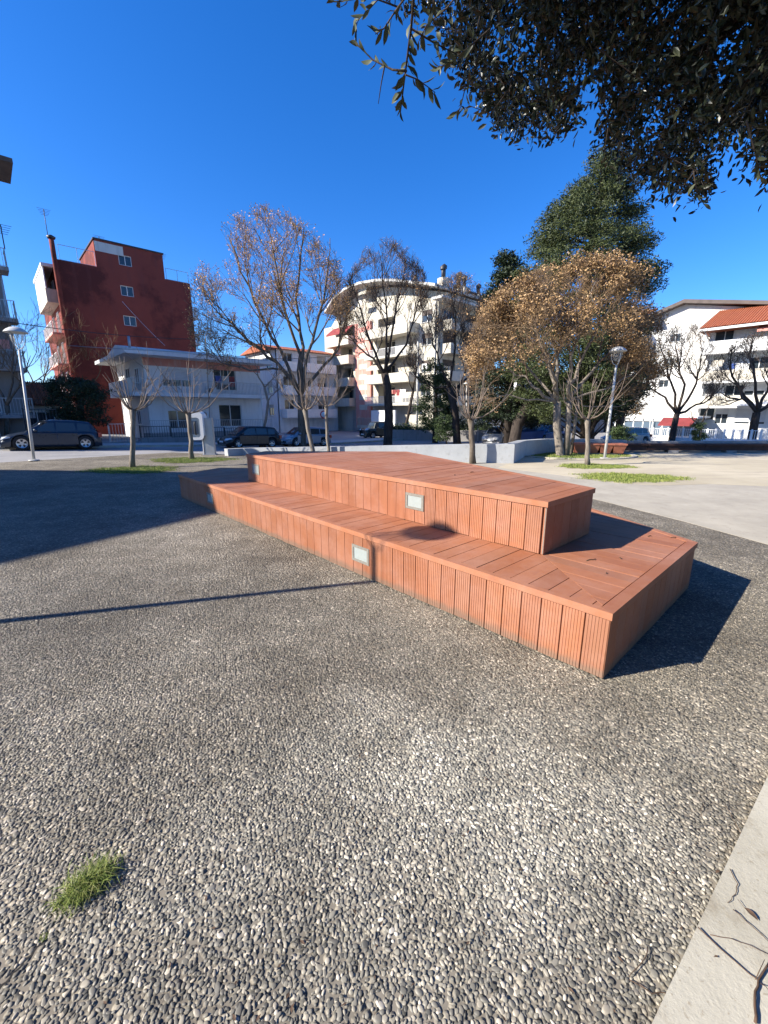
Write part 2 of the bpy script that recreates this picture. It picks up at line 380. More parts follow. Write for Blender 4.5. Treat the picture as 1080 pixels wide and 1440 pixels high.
gx = np.concatenate([np.arange(-260,-60,20), np.arange(-60,70,1.0), np.arange(70,300,20)])
gy = np.concatenate([np.arange(-60,8,6), np.arange(8,75,1.0), np.arange(75,1200,45)])
XX, YY = np.meshgrid(gx, gy); ZZ = zt(XX, YY)
vv = np.stack([XX.ravel(), YY.ravel(), ZZ.ravel()], 1); nx = len(gx)
ii = (np.arange(len(gy)-1)[:,None]*nx+np.arange(nx-1)[None,:]).ravel()
tag(np_mesh('street_ground', vv, np.stack([ii, ii+1, ii+nx+1, ii+nx], 1), M['asphalt'], True), kind='structure')
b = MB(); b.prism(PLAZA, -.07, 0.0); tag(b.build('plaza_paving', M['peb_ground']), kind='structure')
EDGE = [(6.6, -4), (5.9, 1.8), P2(g(1080, 766)), P2(g(960, 733)), P2(g(832, 701)), (3.15, 10.5), (1.6, 12.2), (.4, 15.05)]
pathp = EDGE + [P2(W[1]*.999)] + [(w[0]-.02, w[1]-.05) for w in W[2:]] + [(30, 16.4), (30, -4)]
b = MB(); b.prism(pathp, .001, .004); tag(b.build('cement_path', M['path']), kind='structure')
random.seed(3)
se = [g(x, y) for x, y in ((1180, 690), (1080, 684), (1000, 681), (930, 683), (870, 680), (800, 670), (745, 663), (700, 657.5), (712, 653.5))]
sandp = [(30, 7)] + [(p[0], p[1]) for p in se] + [(w[0]-.04, w[1]-.1) for w in W[2:]] + [(30, 16.3)]
b = MB(); b.prism(sandp, .005, .008); tag(b.build('sandy_court', M['sand']), kind='structure')
# far pavement along the street
def strip(name, s0, s1, n0, n1, up, mat, seg=1.5, thick=.14):
    vs = []; fs = []; k = int((s1-s0)/seg)+1
    for i in range(k+1):
        s = s0+(s1-s0)*i/k
        for n, dz in ((n0, -thick), (n0, 0), (n1, 0), (n1, -thick)):
            P = sn(s, n); vs.append((P[0], P[1], zs(P)+up+dz))
    for i in range(k):
        for j in range(3): fs.append((i*4+j, i*4+j+1, i*4+j+5, i*4+j+4))
    b = MB(); b.add(vs, fs); return tag(b.build(name, mat), kind='structure')
strip('far_pavement', -30, 31, 29.6, 32.2, .13, M['sidewalk'])
strip('pavement_kerb', -30, 31, 29.42, 29.595, .125, M['kerb'])

# deck polygons in local (v, u)
LOW = [(0,0),(2.10,0),(2.85,1.25),(4.1,5.2),(1.0,8.43),(0,7.97)]
UPP = [(.70,.80),(1.65,.80),(3.12,4.79),(1.22,6.68),(.70,6.40)]
ZL, ZU = .465, .93
def loc2w(p): return C0 + V*p[0] + U*p[1]

# kerb at the lower right of the view
Ka, Kb = g(920, 1440)[:2], g(1080, 1095)[:2]; kd = (Kb-Ka)/np.linalg.norm(Kb-Ka); kn = np.array([kd[1], -kd[0]])
kroot = empty('planter_kerb', (*Ka, 0), atan2(kd[1], kd[0]), 'long pale concrete kerb edging the planting bed at the lower right', 'kerb')
for i in range(2):
    b = MB(); x0 = -2.6+i*4.4
    b.box(x0, x0+4.394, -.30, 0, -.05, .042); b.build('kerb_stone', M['kerb'], kroot)
b = MB(); b.prism([P2(Ka-kd*3+kn*.3), P2(Ka+kd*6+kn*.3), P2(Ka+kd*6+kn*3.5), P2(Ka-kd*3+kn*3.5)], -.05, .02)
tag(b.build('planting_bed', M['soil']), kind='structure')

# pebbles set in the paving: real stones near the camera, the material takes over farther off
def pebbles():
    c = .0158; ys = np.arange(.55, 4.7, c*.86); P = []
    for i, y in enumerate(ys):
        hw = y*.98+.25; xs = np.arange(-hw, hw, c) + (i % 2)*c/2; P.append(np.stack([xs, np.full(len(xs), y)], 1))
    P = np.concatenate(P); P += RNG.uniform(-.30*c, .30*c, P.shape)
    k = ~inside(P[:,0], P[:,1], [P2(loc2w(q)) for q in ((-.012,-.012),(2.12,-.012),(2.9,1.25),(4.1,5.2),(1,8.45),(-.012,8))])
    k &= (P-Ka)@kn < -.006
    k &= ~inside(P[:,0], P[:,1], pathp)
    ca, cb = g(-60, 1455)[:2], g(66, 1318)[:2]; cd = (cb-ca)/np.linalg.norm(cb-ca); cn = np.array([-cd[1], cd[0]])
    q = P-ca; k &= ~((np.abs(q@cn+.004*np.sin(q@cd*40)) < .006) & (q@cd < np.linalg.norm(cb-ca)))
    k &= RNG.random(len(P)) > .10
    fade = np.clip((P[:,1]-3.4)/1.3, 0, 1); k &= RNG.random(len(P)) > fade
    P = P[k]; n = len(P)
    big = RNG.random(n) < .12
    a = RNG.uniform(.0064, .0101, n)*np.where(big, 1.5, 1); asp = RNG.uniform(.45, .9, n); bb = a*asp; a = a*RNG.choice([.72,.9,1.0,1.25], n, p=[.25,.25,.3,.2])
    th = RNG.uniform(0, pi, n); hh = RNG.uniform(.0013, .0045, n); tilt = RNG.uniform(-.25, .25, (n, 2))
    out = []
    for near in (True, False):
        m = (P[:,1] < 2.0) if near else (P[:,1] >= 2.0)
        K = 8 if near else 5
        rings = [(1.0, -.35), (.86, .55), (.5, .93)] if near else [(1.0, -.3), (.72, .75)]
        idx = np.where(m)[0]; nn = len(idx); A = 2*pi*np.arange(K)/K
        irr = 1+RNG.uniform(-.16, .16, (nn, K)); V_ = []
        for rr, zz in rings:
            x = np.cos(A)[None]*rr*irr*a[idx,None]; y = np.sin(A)[None]*rr*irr*bb[idx,None]
            ct, st = np.cos(th[idx])[:,None], np.sin(th[idx])[:,None]
            X = x*ct-y*st; Y = x*st+y*ct
            Z = zz*hh[idx,None]+(X*tilt[idx,0:1]+Y*tilt[idx,1:2])
            V_.append(np.stack([X+P[idx,0:1], Y+P[idx,1:2], Z], 2))
        top = np.stack([P[idx,0], P[idx,1], hh[idx]], 1)[:,None]
        V_ = np.concatenate(V_+[top], 1); per = V_.shape[1]; T = []; R = len(rings)
        for r in range(R-1):
            for j in range(K):
                j2 = (j+1) % K; T += [(r*K+j, r*K+j2, (r+1)*K+j2), (r*K+j, (r+1)*K+j2, (r+1)*K+j)]
        for j in range(K): T.append(((R-1)*K+j, (R-1)*K+(j+1)%K, R*K))
        T = np.array(T); F = (T[None]+np.arange(nn)[:,None,None]*per).reshape(-1, 3)
        out.append((V_.reshape(-1, 3), F))
    off = len(out[0][0]); vs = np.concatenate([out[0][0], out[1][0]]); fs = np.concatenate([out[0][1], out[1][1]+off])
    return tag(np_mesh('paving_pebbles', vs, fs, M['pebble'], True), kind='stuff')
pebbles()
ca, cb = g(-60, 1455), g(66, 1318); J = MB(); jd = (cb-ca)/np.linalg.norm(cb-ca); jn = np.array([-jd[1], jd[0], 0]); js = []
for k_ in range(25):
    q = ca+(cb-ca)*k_/24+jn*.004*sin(k_*1.9)+[0,0,.0006]; w_ = .0028+.0015*abs(sin(k_*2.7)); js += [q-jn*w_, q+jn*w_]
J.add(js, [(2*k_, 2*k_+2, 2*k_+3, 2*k_+1) for k_ in range(24)]); tag(J.build('open_joint', M['dark_void']), kind='structure')
# small bits of bark, seed and leaf lying about on the paving
def bits():
    n = 1500; y = .7+5.5*RNG.random(n)**1.3; x = (RNG.random(n)*2-1)*y*.95; ok = ~inside(x, y, [P2(loc2w(q)) for q in LOW]); x = x[ok]; y = y[ok]; n = len(x)
    C = np.stack([x, y, np.full(n, .006)], 1); a = RNG.uniform(0, 2*pi, n); L = RNG.uniform(.0025, .009, n)*RNG.choice([.6, 1, 1.3], n); wv_ = L*RNG.uniform(.15, .5, n)
    d = np.stack([np.cos(a), np.sin(a), RNG.uniform(-.1, .2, n)], 1); e = np.stack([-np.sin(a), np.cos(a), np.zeros(n)], 1)
    v = np.stack([C-d*L[:,None], C+e*wv_[:,None]+[0,0,.002], C+d*L[:,None], C-e*wv_[:,None]], 1).reshape(-1, 3); k = np.arange(n)[:,None]*4
    tag(np_mesh('ground_litter', v, np.concatenate([k+np.array([[0,1,2]]), k+np.array([[0,2,3]])]), M['litter']), kind='stuff')
bits()

# ------------------------------------------------------------------ the stepped deck
def wpc(axis):
    m = mk_wpc(); m.name = 'terracotta_board_'+axis
    for n in m.node_tree.nodes:
        if n.type == 'MAPPING': n.inputs['Scale'].default_value = dict(x=(3,70,70), y=(70,3,70), z=(70,70,3))[axis]
    return m
WX, WY, WZ = wpc('x'), wpc('y'), wpc('z')
deck = empty('stepped_timber_deck', (*C0, 0), AX, 'terracotta red two-step timber deck platform with recessed lights', 'platform')
def offs(poly, ws):                   # inward offset with one width per edge
    n = len(poly); L = []
    for i in range(n):
        p = np.array(poly[i]); q = np.array(poly[(i+1)%n]); d = (q-p)/np.linalg.norm(q-p); nn = np.array([-d[1], d[0]])
        L.append((p+nn*ws[i], d))
    r = []
    for i in range(n):
        (p, d), (q, e) = L[i-1], L[i]; A = np.array([[d[0], -e[0]], [d[1], -e[1]]]); t = np.linalg.solve(A, q-p); r.append(P2(p+d*t[0]))
    return r
def clip(poly, cp):                   # polygon clipped by a convex polygon, counter-clockwise
    out = list(poly)
    for i in range(len(cp)):
        a = cp[i]; c = cp[(i+1)%len(cp)]; inp = out; out = []
        f = lambda p: (c[0]-a[0])*(p[1]-a[1])-(c[1]-a[1])*(p[0]-a[0])
        for j in range(len(inp)):
            p, q = inp[j-1], inp[j]; fp, fq = f(p), f(q)
            if (fp >= 0) != (fq >= 0):
                t = fp/(fp-fq); out.append((p[0]+(q[0]-p[0])*t, p[1]+(q[1]-p[1])*t))
            if fq >= 0: out.append(q)
        if not out: return []
    return out
def deck_boards(region, axis, z, w=.147, gap=.006, a0=0.0):
    lo = min(p[axis] for p in region); hi = max(p[axis] for p in region); a = a0
    while a < hi:
        if a+w > lo:
            r = ((-1, a+gap/2), (9, a+gap/2), (9, a+w-gap/2), (-1, a+w-gap/2)) if axis == 1 else ((a+gap/2, -1), (a+w-gap/2, -1), (a+w-gap/2, 9), (a+gap/2, 9))
            p = clip(r, region)
            if len(p) > 2 and abs(sum(p[i-1][0]*p[i][1]-p[i][0]*p[i-1][1] for i in range(len(p))))/2 > .0002:
                b = MB(); dz = random.uniform(-.0015, .0015); b.prism(p, z-.024+dz, z+dz); b.build('deck_board', WX if axis == 1 else WY, deck)
        a += w
def trims(poly, wi, z1, z0, names):
    inn = offs(poly, wi); outr = offs(poly, [-.012]*len(poly)); n = len(poly)
    for i in range(n):
        j = (i+1) % n; b = MB(); b.prism([outr[i], outr[j], inn[j], inn[i]], z0, z1+.002)
        b.build('edge_trim', WY if names[i] == 'y' else WX, deck)
    return offs(poly, [w+.004 for w in wi])
inL = trims(LOW, [.07, .06, .06, .06, .035, .035], ZL, ZL-.046, 'xyyyyy')
inU = trims(UPP, [.05, .05, .05, .05, .032], ZU, ZU-.046, 'xyyyyy')
eps = .002
A_ = [(.039,.0446),(.698,.80),(3.05,4.75),(2.9,6.30),(1.0,8.38),(.039,7.95)]
deck_boards(clip(A_, inL), 1, ZL, a0=-.02)
R_ = [(.066,.0765),(2.09,.0765),(2.83,1.27),(3.3,2.8),(2.2,2.5),(.705,.80)]
deck_boards(clip(R_, inL), 0, ZL, a0=.02)
deck_boards(inU, 1, ZU, a0=.05)
b = MB(); b.prism(offs(LOW, [.045]*6), 0, ZL-.03); b.prism(offs(UPP, [.045]*5), ZL-.02, ZU-.03); b.build('subframe', M['dark_void'], deck)
# grooved vertical boards; the mesh faces -Y with its left edge at x = 0
def riser_mesh(w, h, ribs=7):
    gp_ = .007; x0 = gp_/2; x1 = w-gp_/2; pit = (x1-x0)/ribs; pts = []
    for i in range(ribs):
        a = x0+i*pit; pts += [(a+.0022, 0), (a+pit-.0022, 0), (a+pit-.0008, .0032), (a+pit+.0008, .0032)]
    pts = [(x0, .0032)]+pts[:-2]+[(x1, .0032), (x1, .022), (x0, .022)]
    b = MB(); b.prism(pts, 0, h); return b.mesh('riser_board', WZ)
def risers(p, q, z0, z1, w=.147, start=0.0, skip=()):
    p = np.array(p); q = np.array(q); L = np.linalg.norm(q-p); d = (q-p)/L; n = max(1, round((L-start)/w)); ww = (L-start)/n
    me = riser_mesh(ww, z1-z0); a = atan2(d[1], d[0])
    for i in range(n):
        x = start+i*ww
        inst('riser_board', me, deck, (p[0]+d[0]*x, p[1]+d[1]*x, z0+random.uniform(-.004, .003)), a)
for P, z0, z1, skips in ((LOW, .012, ZL-.048, ()), (UPP, ZL+.006, ZU-.048, ())):
    n = len(P)
    for i in range(n):
        L = np.linalg.norm(np.array(P[(i+1)%n])-P[i])
        end = P[(i+1)%n]
        if P is UPP and i == n-1: end = (P[0][0], P[0][1]+.034)     # open joint at the near corner of the upper block
        risers(P[i], end, z0, z1)
b = MB(); b.box(.703, .716, .803, .811, ZL+.01, ZU-.048); b.build('corner_strip', M['steel'], deck)
def step_light(y, x, z):
    b = MB(); w, h = .135, .088
    for a in ((-w, w, h-.026, h), (-w, w, -h, -h+.026), (-w, -w+.03, -h+.026, h-.026), (w-.03, w, -h+.026, h-.026)):
        b.box(x-.008, x+.004, y+a[0], y+a[1], z+a[2], z+a[3])
    fr = b.build('step_light', M['steel'], deck)
    b = MB(); b.box(x-.002, x+.006, y-w+.03, y+w-.03, z-h+.026, z+h-.026); b.build('diffuser', M['frost'], fr)
    return fr
step_light(2.39, 0, .232); step_light(6.42, 0, .222); step_light(2.30, .70, .70); step_light(6.08, .70, .69)

# ------------------------------------------------------------------ retaining walls
def wallseg(name, pts, tops, th, mat, label, cat, base=-1.6):
    root = None; pts = [np.array(p[:2]) for p in pts]; n = len(pts); nr = []
    for i in range(n):
        d = pts[min(i+1, n-1)]-pts[max(i-1, 0)]; d = d/np.linalg.norm(d); nr.append(np.array([-d[1], d[0]]))
    vs = []; fs = []
    for i in range(n):
        a = pts[i]; c = pts[i]+nr[i]*th
        vs += [(*a, base), (*a, tops[i]), (*c, tops[i]), (*c, base)]
    for i in range(n-1):
        for j in range(3): fs.append((i*4+j, i*4+j+1, i*4+j+5, i*4+j+4))
    fs += [(0,1,2,3), (n*4-4, n*4-3, n*4-2, n*4-1)]
    b = MB(); b.add(vs, fs); return tag(b.build(name, mat), label, cat)
w0 = g(321, 641.5)
wz = lambda i, x, y: hz(x, y, W[i][1])[2]
wallseg('retaining_wall', [w0, W[0], W[1]], [hz(321, 631.5, w0[1])[2], wz(0, 342, 630.5), wz(1, 722, 624)], .32, M['wallc'], 'low straight grey concrete wall behind the timber deck', 'wall')
wallseg('curved_wall', [W[1]+np.array([.012,.012,0])]+W[2:5]+[W[5]], [wz(1, 722, 624)-.004, wz(2, 738, 619.5), wz(3, 768, 617.5), wz(4, 820, 617.5), wz(5, 880, 619)], .32, M['wallc'], 'curved grey wall running behind the three-trunk tree', 'wall')
wallseg('court_wall', [W[5]+np.array([.02,0,0]), W[6], W[7], (24.0, 17.2), (38, 15.2)], [wz(5, 880, 620.5)]*5, .3, M['greyw'], 'long low wall with pale coping at the far side of the sandy court', 'wall')
# long bench in front of the court wall
def long_bench():
    a = np.array(W[5][:2])+[-1.9, -.30]; c = np.array(W[7][:2])+[6, -.5]; d = c-a; L = np.linalg.norm(d); ang = atan2(d[1], d[0])
    r = empty('long_court_bench', (*a, 0), ang, 'very long dark brown timber bench along the wall of the sandy court', 'bench')
    for k in range(int(L/2.4)):
        x0 = k*2.4
        b = MB(); b.box(x0+.01, x0+2.39, -.42, .02, .30, .37); b.build('seat', M['brownwood'], r)
        b = MB(); b.box(x0+.01, x0+2.39, -.36, -.02, .10, .297); b.build('front_panel', M['brownwood'], r)
        b = MB(); b.box(x0+.9, x0+1.3, -.40, -.06, 0, .098); b.build('plinth', M['greyw'], r)
M['brownwood'] = simple('dark_bench_timber', (.05,.025,.02), .8, .25, 4)
M['redwood'] = simple('red_brown_bench_timber', (.36,.13,.08), .7, .2, 4)
long_bench()
def block_bench():
    c = g(842, 641); r = empty('block_bench', (c[0]+.15, c[1]+.5, 0), radians(-10), 'red-brown timber block bench with sloping underside beside the right lamp post', 'bench')
    b = MB(); b.yprism([(-.95,.40),(-.95,.46),(1.0,.46),(1.0,.40)], -.34, .34); b.build('seat', M['redwood'], r)
    for k in range(4):
        x0 = -.93+k*.48
        b = MB(); b.add([(x0,-.32,.395),(x0+.47,-.32,.395),(x0+.47,.32,.395),(x0,.32,.395),(x0+.06,-.2,.08),(x0+.41,-.2,.08),(x0+.41,.2,.08),(x0+.06,.2,.08)],
              [(0,1,2,3),(4,5,1,0),(5,6,2,1),(6,7,3,2),(7,4,0,3),(7,6,5,4)]); b.build('side_panel', M['redwood'], r)
    b = MB(); b.box(-.8, .85, -.15, .15, 0, .08); b.build('plinth', M['greyw'], r)
block_bench()

# ------------------------------------------------------------------ grass patches, tuft
def blades(name, pts, h, w, mat, lean=.5, parent=None, hv=.5):
    n = len(pts); a = RNG.uniform(0, 2*pi, n); hh = h*(1+RNG.uniform(-hv, hv, n)); l = RNG.uniform(0, lean, n)*hh; b2 = a+RNG.uniform(-1, 1, n)
    wx, wy = np.cos(a+pi/2)*w/2, np.sin(a+pi/2)*w/2; dx, dy = np.cos(b2)*l, np.sin(b2)*l
    z = pts[:,2]
    A = np.stack([pts[:,0]-wx, pts[:,1]-wy, z], 1); B = np.stack([pts[:,0]+wx, pts[:,1]+wy, z], 1)
    Cm = np.stack([pts[:,0]+dx*.35+wx*.8, pts[:,1]+dy*.35+wy*.8, z+hh*.6], 1); Dm = np.stack([pts[:,0]+dx*.35-wx*.8, pts[:,1]+dy*.35-wy*.8, z+hh*.6], 1)
    E_ = np.stack([pts[:,0]+dx, pts[:,1]+dy, z+hh*(1-.3*l/hh)], 1)
    vs = np.stack([A, B, Cm, Dm, E_], 1).reshape(-1, 3); k = np.arange(n)[:,None]*5
    F = np.concatenate([k+np.array([[0,1,2]]), k+np.array([[0,2,3]]), k+np.array([[3,2,4]])], 0)
    return np_mesh(name, vs, F, mat, False, parent)
def patch(x, y, rx, ry, label, n=6000, kerb=False):
    c = g(x, y); seed = random.random()*9
    a = RNG.uniform(0, 2*pi, n); r = np.sqrt(RNG.random(n))*(1+np.abs(RNG.normal(0, .10, n))+.10*np.sin(a*13+seed)+.06*np.sin(a*29)); k = 1+.10*np.sin(3*a+seed)+.07*np.sin(7*a+seed*2)
    f = .75+.6*RNG.random(n)*(r > .8)
    pts = np.stack([c[0]+np.cos(a)*r*rx*k, c[1]+np.sin(a)*r*ry*k, np.full(n, .012)], 1)
    poly = [(c[0]+cos(t)*rx*.84*(1+.10*sin(3*t+seed)+.07*sin(7*t+seed*2)), c[1]+sin(t)*ry*.84*(1+.10*sin(3*t+seed)+.07*sin(7*t+seed*2))) for t in np.linspace(0, 2*pi, 40)[:-1]]
    b = MB(); b.prism(poly, .009, .015); base = b.build('turf_disc', M['turf']); tag(base, kind='structure')
    o = blades('grass_patch', pts, .036, .010, M['grass']); tag(o, label, 'grass', kind='stuff')
    if kerb:
        b = MB(); K = 48; ro = 1.10
        for i in range(K):
            t0, t1 = 2*pi*i/K, 2*pi*(i+.93)/K
            q = [(c[0]+cos(t)*rx*k_, c[1]+sin(t)*ry*k_) for t, k_ in ((t0, ro), (t0, ro+.08), (t1, ro+.08), (t1, ro))]
            b.prism([tuple(map(float, e)) for e in q], .009, .05)
        tag(b.build('tree_ring_kerb', M['kerb']), 'round pale kerb ring about the grass under the three-trunk tree', 'kerb')
patch(188, 661.5, 1.15, .75, 'grass patch under the leftmost pruned young tree', 7000)
patch(270, 647.5, 1.3, .8, 'grass patch under the young tree beside the payphone', 7000)
patch(885, 672.5, 1.2, .72, 'oval grass patch nearest the deck on the cement path', 9000)
patch(836, 656.5, 1.0, .55, 'oval grass patch under the young tree by the right lamp post', 7000)
patch(805, 640, 2.0, 1.5, 'round grass patch under the tall three-trunk tree', 12000, True)
c = g(98, 1268)[:2]
def tuft():
    n = 1100; a = RNG.uniform(0, 2*pi, n); r = np.abs(RNG.normal(0, .5, n)); dirx = np.array([.55, .83])
    p = np.stack([np.cos(a)*r*.062, np.sin(a)*r*.05], 1) + RNG.normal(0, .034, (n, 1))*dirx
    p += c+dirx*.055
    return tag(blades('grass_tuft', np.stack([p[:,0], p[:,1], np.zeros(n)], 1), 0.046, .0024, M['grass'], 1.7), 'small green grass tuft growing through the pebble paving at lower left', 'grass', kind='stuff')
tuft()
n = 500; a = RNG.random(n)
kp = Ka+kn*.315+kd*(-.35+.75*a[:,None])+kn*np.abs(RNG.normal(0, .03, (n, 1)))
tag(blades('bed_grass', np.stack([kp[:,0], kp[:,1], np.full(n, .02)], 1), .05, .003, M['grass'], 1.2), 'sparse grass along the planting bed beside the pale kerb', 'grass', kind='stuff')
# moss in the open joint at the lower left
mc = g(62, 1318)[:2]
q = mc + RNG.normal(0, .006, (160, 2)); tag(blades('moss_clump', np.stack([q[:,0], q[:,1], np.zeros(160)], 1), .004, .002, M['grass'], 1.5), 'tiny moss clump in the open joint at lower left', 'moss', kind='stuff')

# twigs and fallen leaves, traced where they lie
def twig(pxs, r, z, label, mat='litter', fork=None):
    r *= .66; pts = [g(x, y, z) for x, y in pxs]; P = []
    for i in range(len(pts)-1):
        for t in np.linspace(0, 1, 4)[:-1]: P.append(pts[i]*(1-t)+pts[i+1]*t+np.array([*RNG.normal(0, .001, 2), abs(RNG.normal(0, .002))]))
    P.append(pts[-1]); b = MB(); b.tube([p+np.array([0, 0, r]) for p in P], [r*(1-.5*i/len(P)) for i in range(len(P))], 5)
    if fork: b.tube([p for p in (g(*fork[0], z)+[0,0,r], g(*fork[1], z+.01)+[0,0,r])], [r*.7, r*.4], 5)
    return tag(b.build('fallen_twig', M[mat]), label, 'twig', 'fallen twigs')
twig([(160, 1268), (157, 1290), (155, 1310)], .004, .006, 'short thick dark twig just below the grass tuft', 'darkmetal')
twig([(981, 1306), (1030, 1350), (1064, 1379), (1082, 1395)], .0028, .045, 'long straight brown twig lying across the pale kerb', fork=((1062,1378),(1075,1350)))
twig([(999, 1315), (1040, 1325), (1082, 1343)], .002, .045, 'thin brown twig slanting above the long straight one on the kerb')
twig([(1026, 1223), (1037, 1245), (1034, 1258), (1023, 1270)], .0025, .044, 'small hooked twig on the upper part of the pale kerb')
twig([(1031, 1280), (1055, 1302), (1082, 1326)], .0022, .046, 'straight twig above the slanting pair near the kerb edge')
twig([(911, 1333), (908, 1348), (890, 1368), (884, 1374)], .0026, .007, 'bent dark twig on the pebbles left of the kerb')
twig([(884, 1378), (915, 1396), (950, 1400)], .0022, .007, 'brown twig on the pebbles reaching the kerb edge', fork=((915,1396),(895,1380)))
twig([(1020, 1132), (1030, 1150), (1043, 1176)], .002, .007, 'slender twig on the pebbles near the upper kerb end')
twig([(1062, 1440), (1060, 1405), (1066, 1380), (1082, 1355)], .006, .045, 'thick crooked twig at the bottom of the kerb by the grass')
twig([(991, 1130), (986, 1139), (986, 1148)], .002, .007, 'tiny bent twig on the pebbles left of the kerb end')
def leaf_at(x, y, z, L, ang, label, mat='litter'):
    P = g(x, y, z); b = MB(); pr = [(0,0),(.25,.3),(.5,.38),(.8,.24),(1,0)]
    top = [(L*a, L*w_*.55, .004+.05*L*sin(a*3)) for a, w_ in pr]; bot = [(L*a, -L*w_*.55, .004+.05*L*sin(a*3)) for a, w_ in pr[1:-1]]
    mid = [(L*a, 0, .001+.05*L*sin(a*3)) for a, w_ in pr]
    b.add(mid+top[1:-1]+bot, [(0,1,5),(1,2,6,5),(2,3,7,6),(3,4,7),(0,8,1),(1,8,9,2),(2,9,10,3),(3,10,4)], True)
    b.tube([(0,0,.002),(-L*.5,L*.1,.004)], L*.02, 4)
    return tag(b.build('fallen_leaf', M[mat], None, P, ang), label, 'leaf', 'fallen leaves')
leaf_at(1046, 1276, .046, .042, radians(-70), 'single brown fallen leaf on the pale kerb')
leaf_at(1066, 1395, .03, .06, radians(70), 'larger brown fallen leaf in the grass at the lower right')
leaf_at(1004, 1346, .044, .013, 0, 'crumb of brown leaf on the middle of the kerb')
leaf_at(1006, 1228, .01, .022, radians(20), 'curled grey leaf against the kerb edge')
# crumbs of litter on the deck
for (x, y, z, L, a_, lb) in ((832, 788, ZL, .10, .2, 'brown curled seed pod on the lower deck right of the upper block'), (853, 806, ZL, .02, 1, 'dark crumb on the lower deck near the mitre'),
      (873, 785, ZL, .03, 1.4, 'small twig piece on the lower deck middle'), (914, 754, ZL, .05, .3, 'dry leaf stalk at the far right of the lower deck'), (947, 756, ZL, .05, -.2, 'dry leaf stalk nearest the right corner of the lower deck'),
      (664, 664, ZU, .05, .4, 'tiny brown leaf on the middle of the upper deck'), (640, 668, ZU, .04, 1.1, 'tiny seed on the upper deck above the light'), (568, 730, ZL, .05, 1.9, 'dry leaf crumb at the foot of the upper riser')):
    P = g(x, y, z+.004); b = MB(); b.tube([(-L/2,0,0),(-L*.1,L*.16,.003),(L*.25,L*.05,.004),(L/2,L*.22,.002)], .0035, 5)
    tag(b.build('deck_litter', M['litter'], None, P, a_), lb, 'litter', 'litter on the deck')

# ------------------------------------------------------------------ trees
def rot_dir(d, ang, az):
    d = d/np.linalg.norm(d); a = np.cross(d, (0,0,1)); 
    if np.linalg.norm(a) < 1e-3: a = np.array([1.,0,0])
    a /= np.linalg.norm(a); w = np.cross(d, a)
    return d*cos(ang)+(a*cos(az)+w*sin(az))*sin(ang)
def grow(mb, P, d, L, r, lvl, prm, tips, rs):
    n = 4 if lvl < prm['max'] else 3; pts = [P]; q = P.copy(); dd = d/np.linalg.norm(d)
    for i in range(n):
        dd = dd+np.array([0,0,prm['up']])+rs.normal(0, prm['wig'], 3); dd /= np.linalg.norm(dd); q = q+dd*L/n
        if prm.get('env') and (((q-prm['env'][0])/prm['env'][1])**2).sum() > rs.uniform(.85, 1.12): break
        pts.append(q.copy())
    n = len(pts)-1
    if n < 1: return
    r1 = max(r*.45, prm['rmin']); rad = [r+(r1-r)*i/n for i in range(n+1)]
    mb.tube(pts, rad, 5 if r > .03 else 3, False)
    if lvl >= prm['max']: tips.extend(pts[1:]); return
    for c in range(prm['n'][lvl]):
        t = rs.uniform(.3, 1.0); k = t*n; i = min(int(k), n-1); Q = pts[i]+(pts[i+1]-pts[i])*(k-i); dl = pts[i+1]-pts[i]
        grow(mb, Q, rot_dir(dl, rs.uniform(*prm['ang']), rs.uniform(0, 2*pi)), L*rs.uniform(*prm['lr']), max(rad[i]*.6, prm['rmin']), lvl+1, prm, tips, rs)
def leaves(name, C, size, mat, parent=None, asp=.5, kind='stuff', droop=0.0, sv=.4):
    n = len(C); a = RNG.normal(0, 1, (n, 3)); a[:,2] = a[:,2]*.7-droop; a /= np.linalg.norm(a, axis=1)[:,None]
    c = np.cross(a, RNG.normal(0, 1, (n, 3))); c /= np.linalg.norm(c, axis=1)[:,None]; nn = np.cross(a, c)
    s = size*(1+RNG.uniform(-sv, sv, (n, 1)))
    v = np.stack([C, C+a*s*.5+c*s*asp*.5+nn*s*.08, C+a*s, C+a*s*.5-c*s*asp*.5+nn*s*.08], 1).reshape(-1, 3)
    k = np.arange(n)[:,None]*4; F = np.concatenate([k+np.array([[0,1,2]]), k+np.array([[0,2,3]])])
    o = np_mesh(name, v, F, mat, False, parent)
    if kind: o['kind'] = kind
    return o
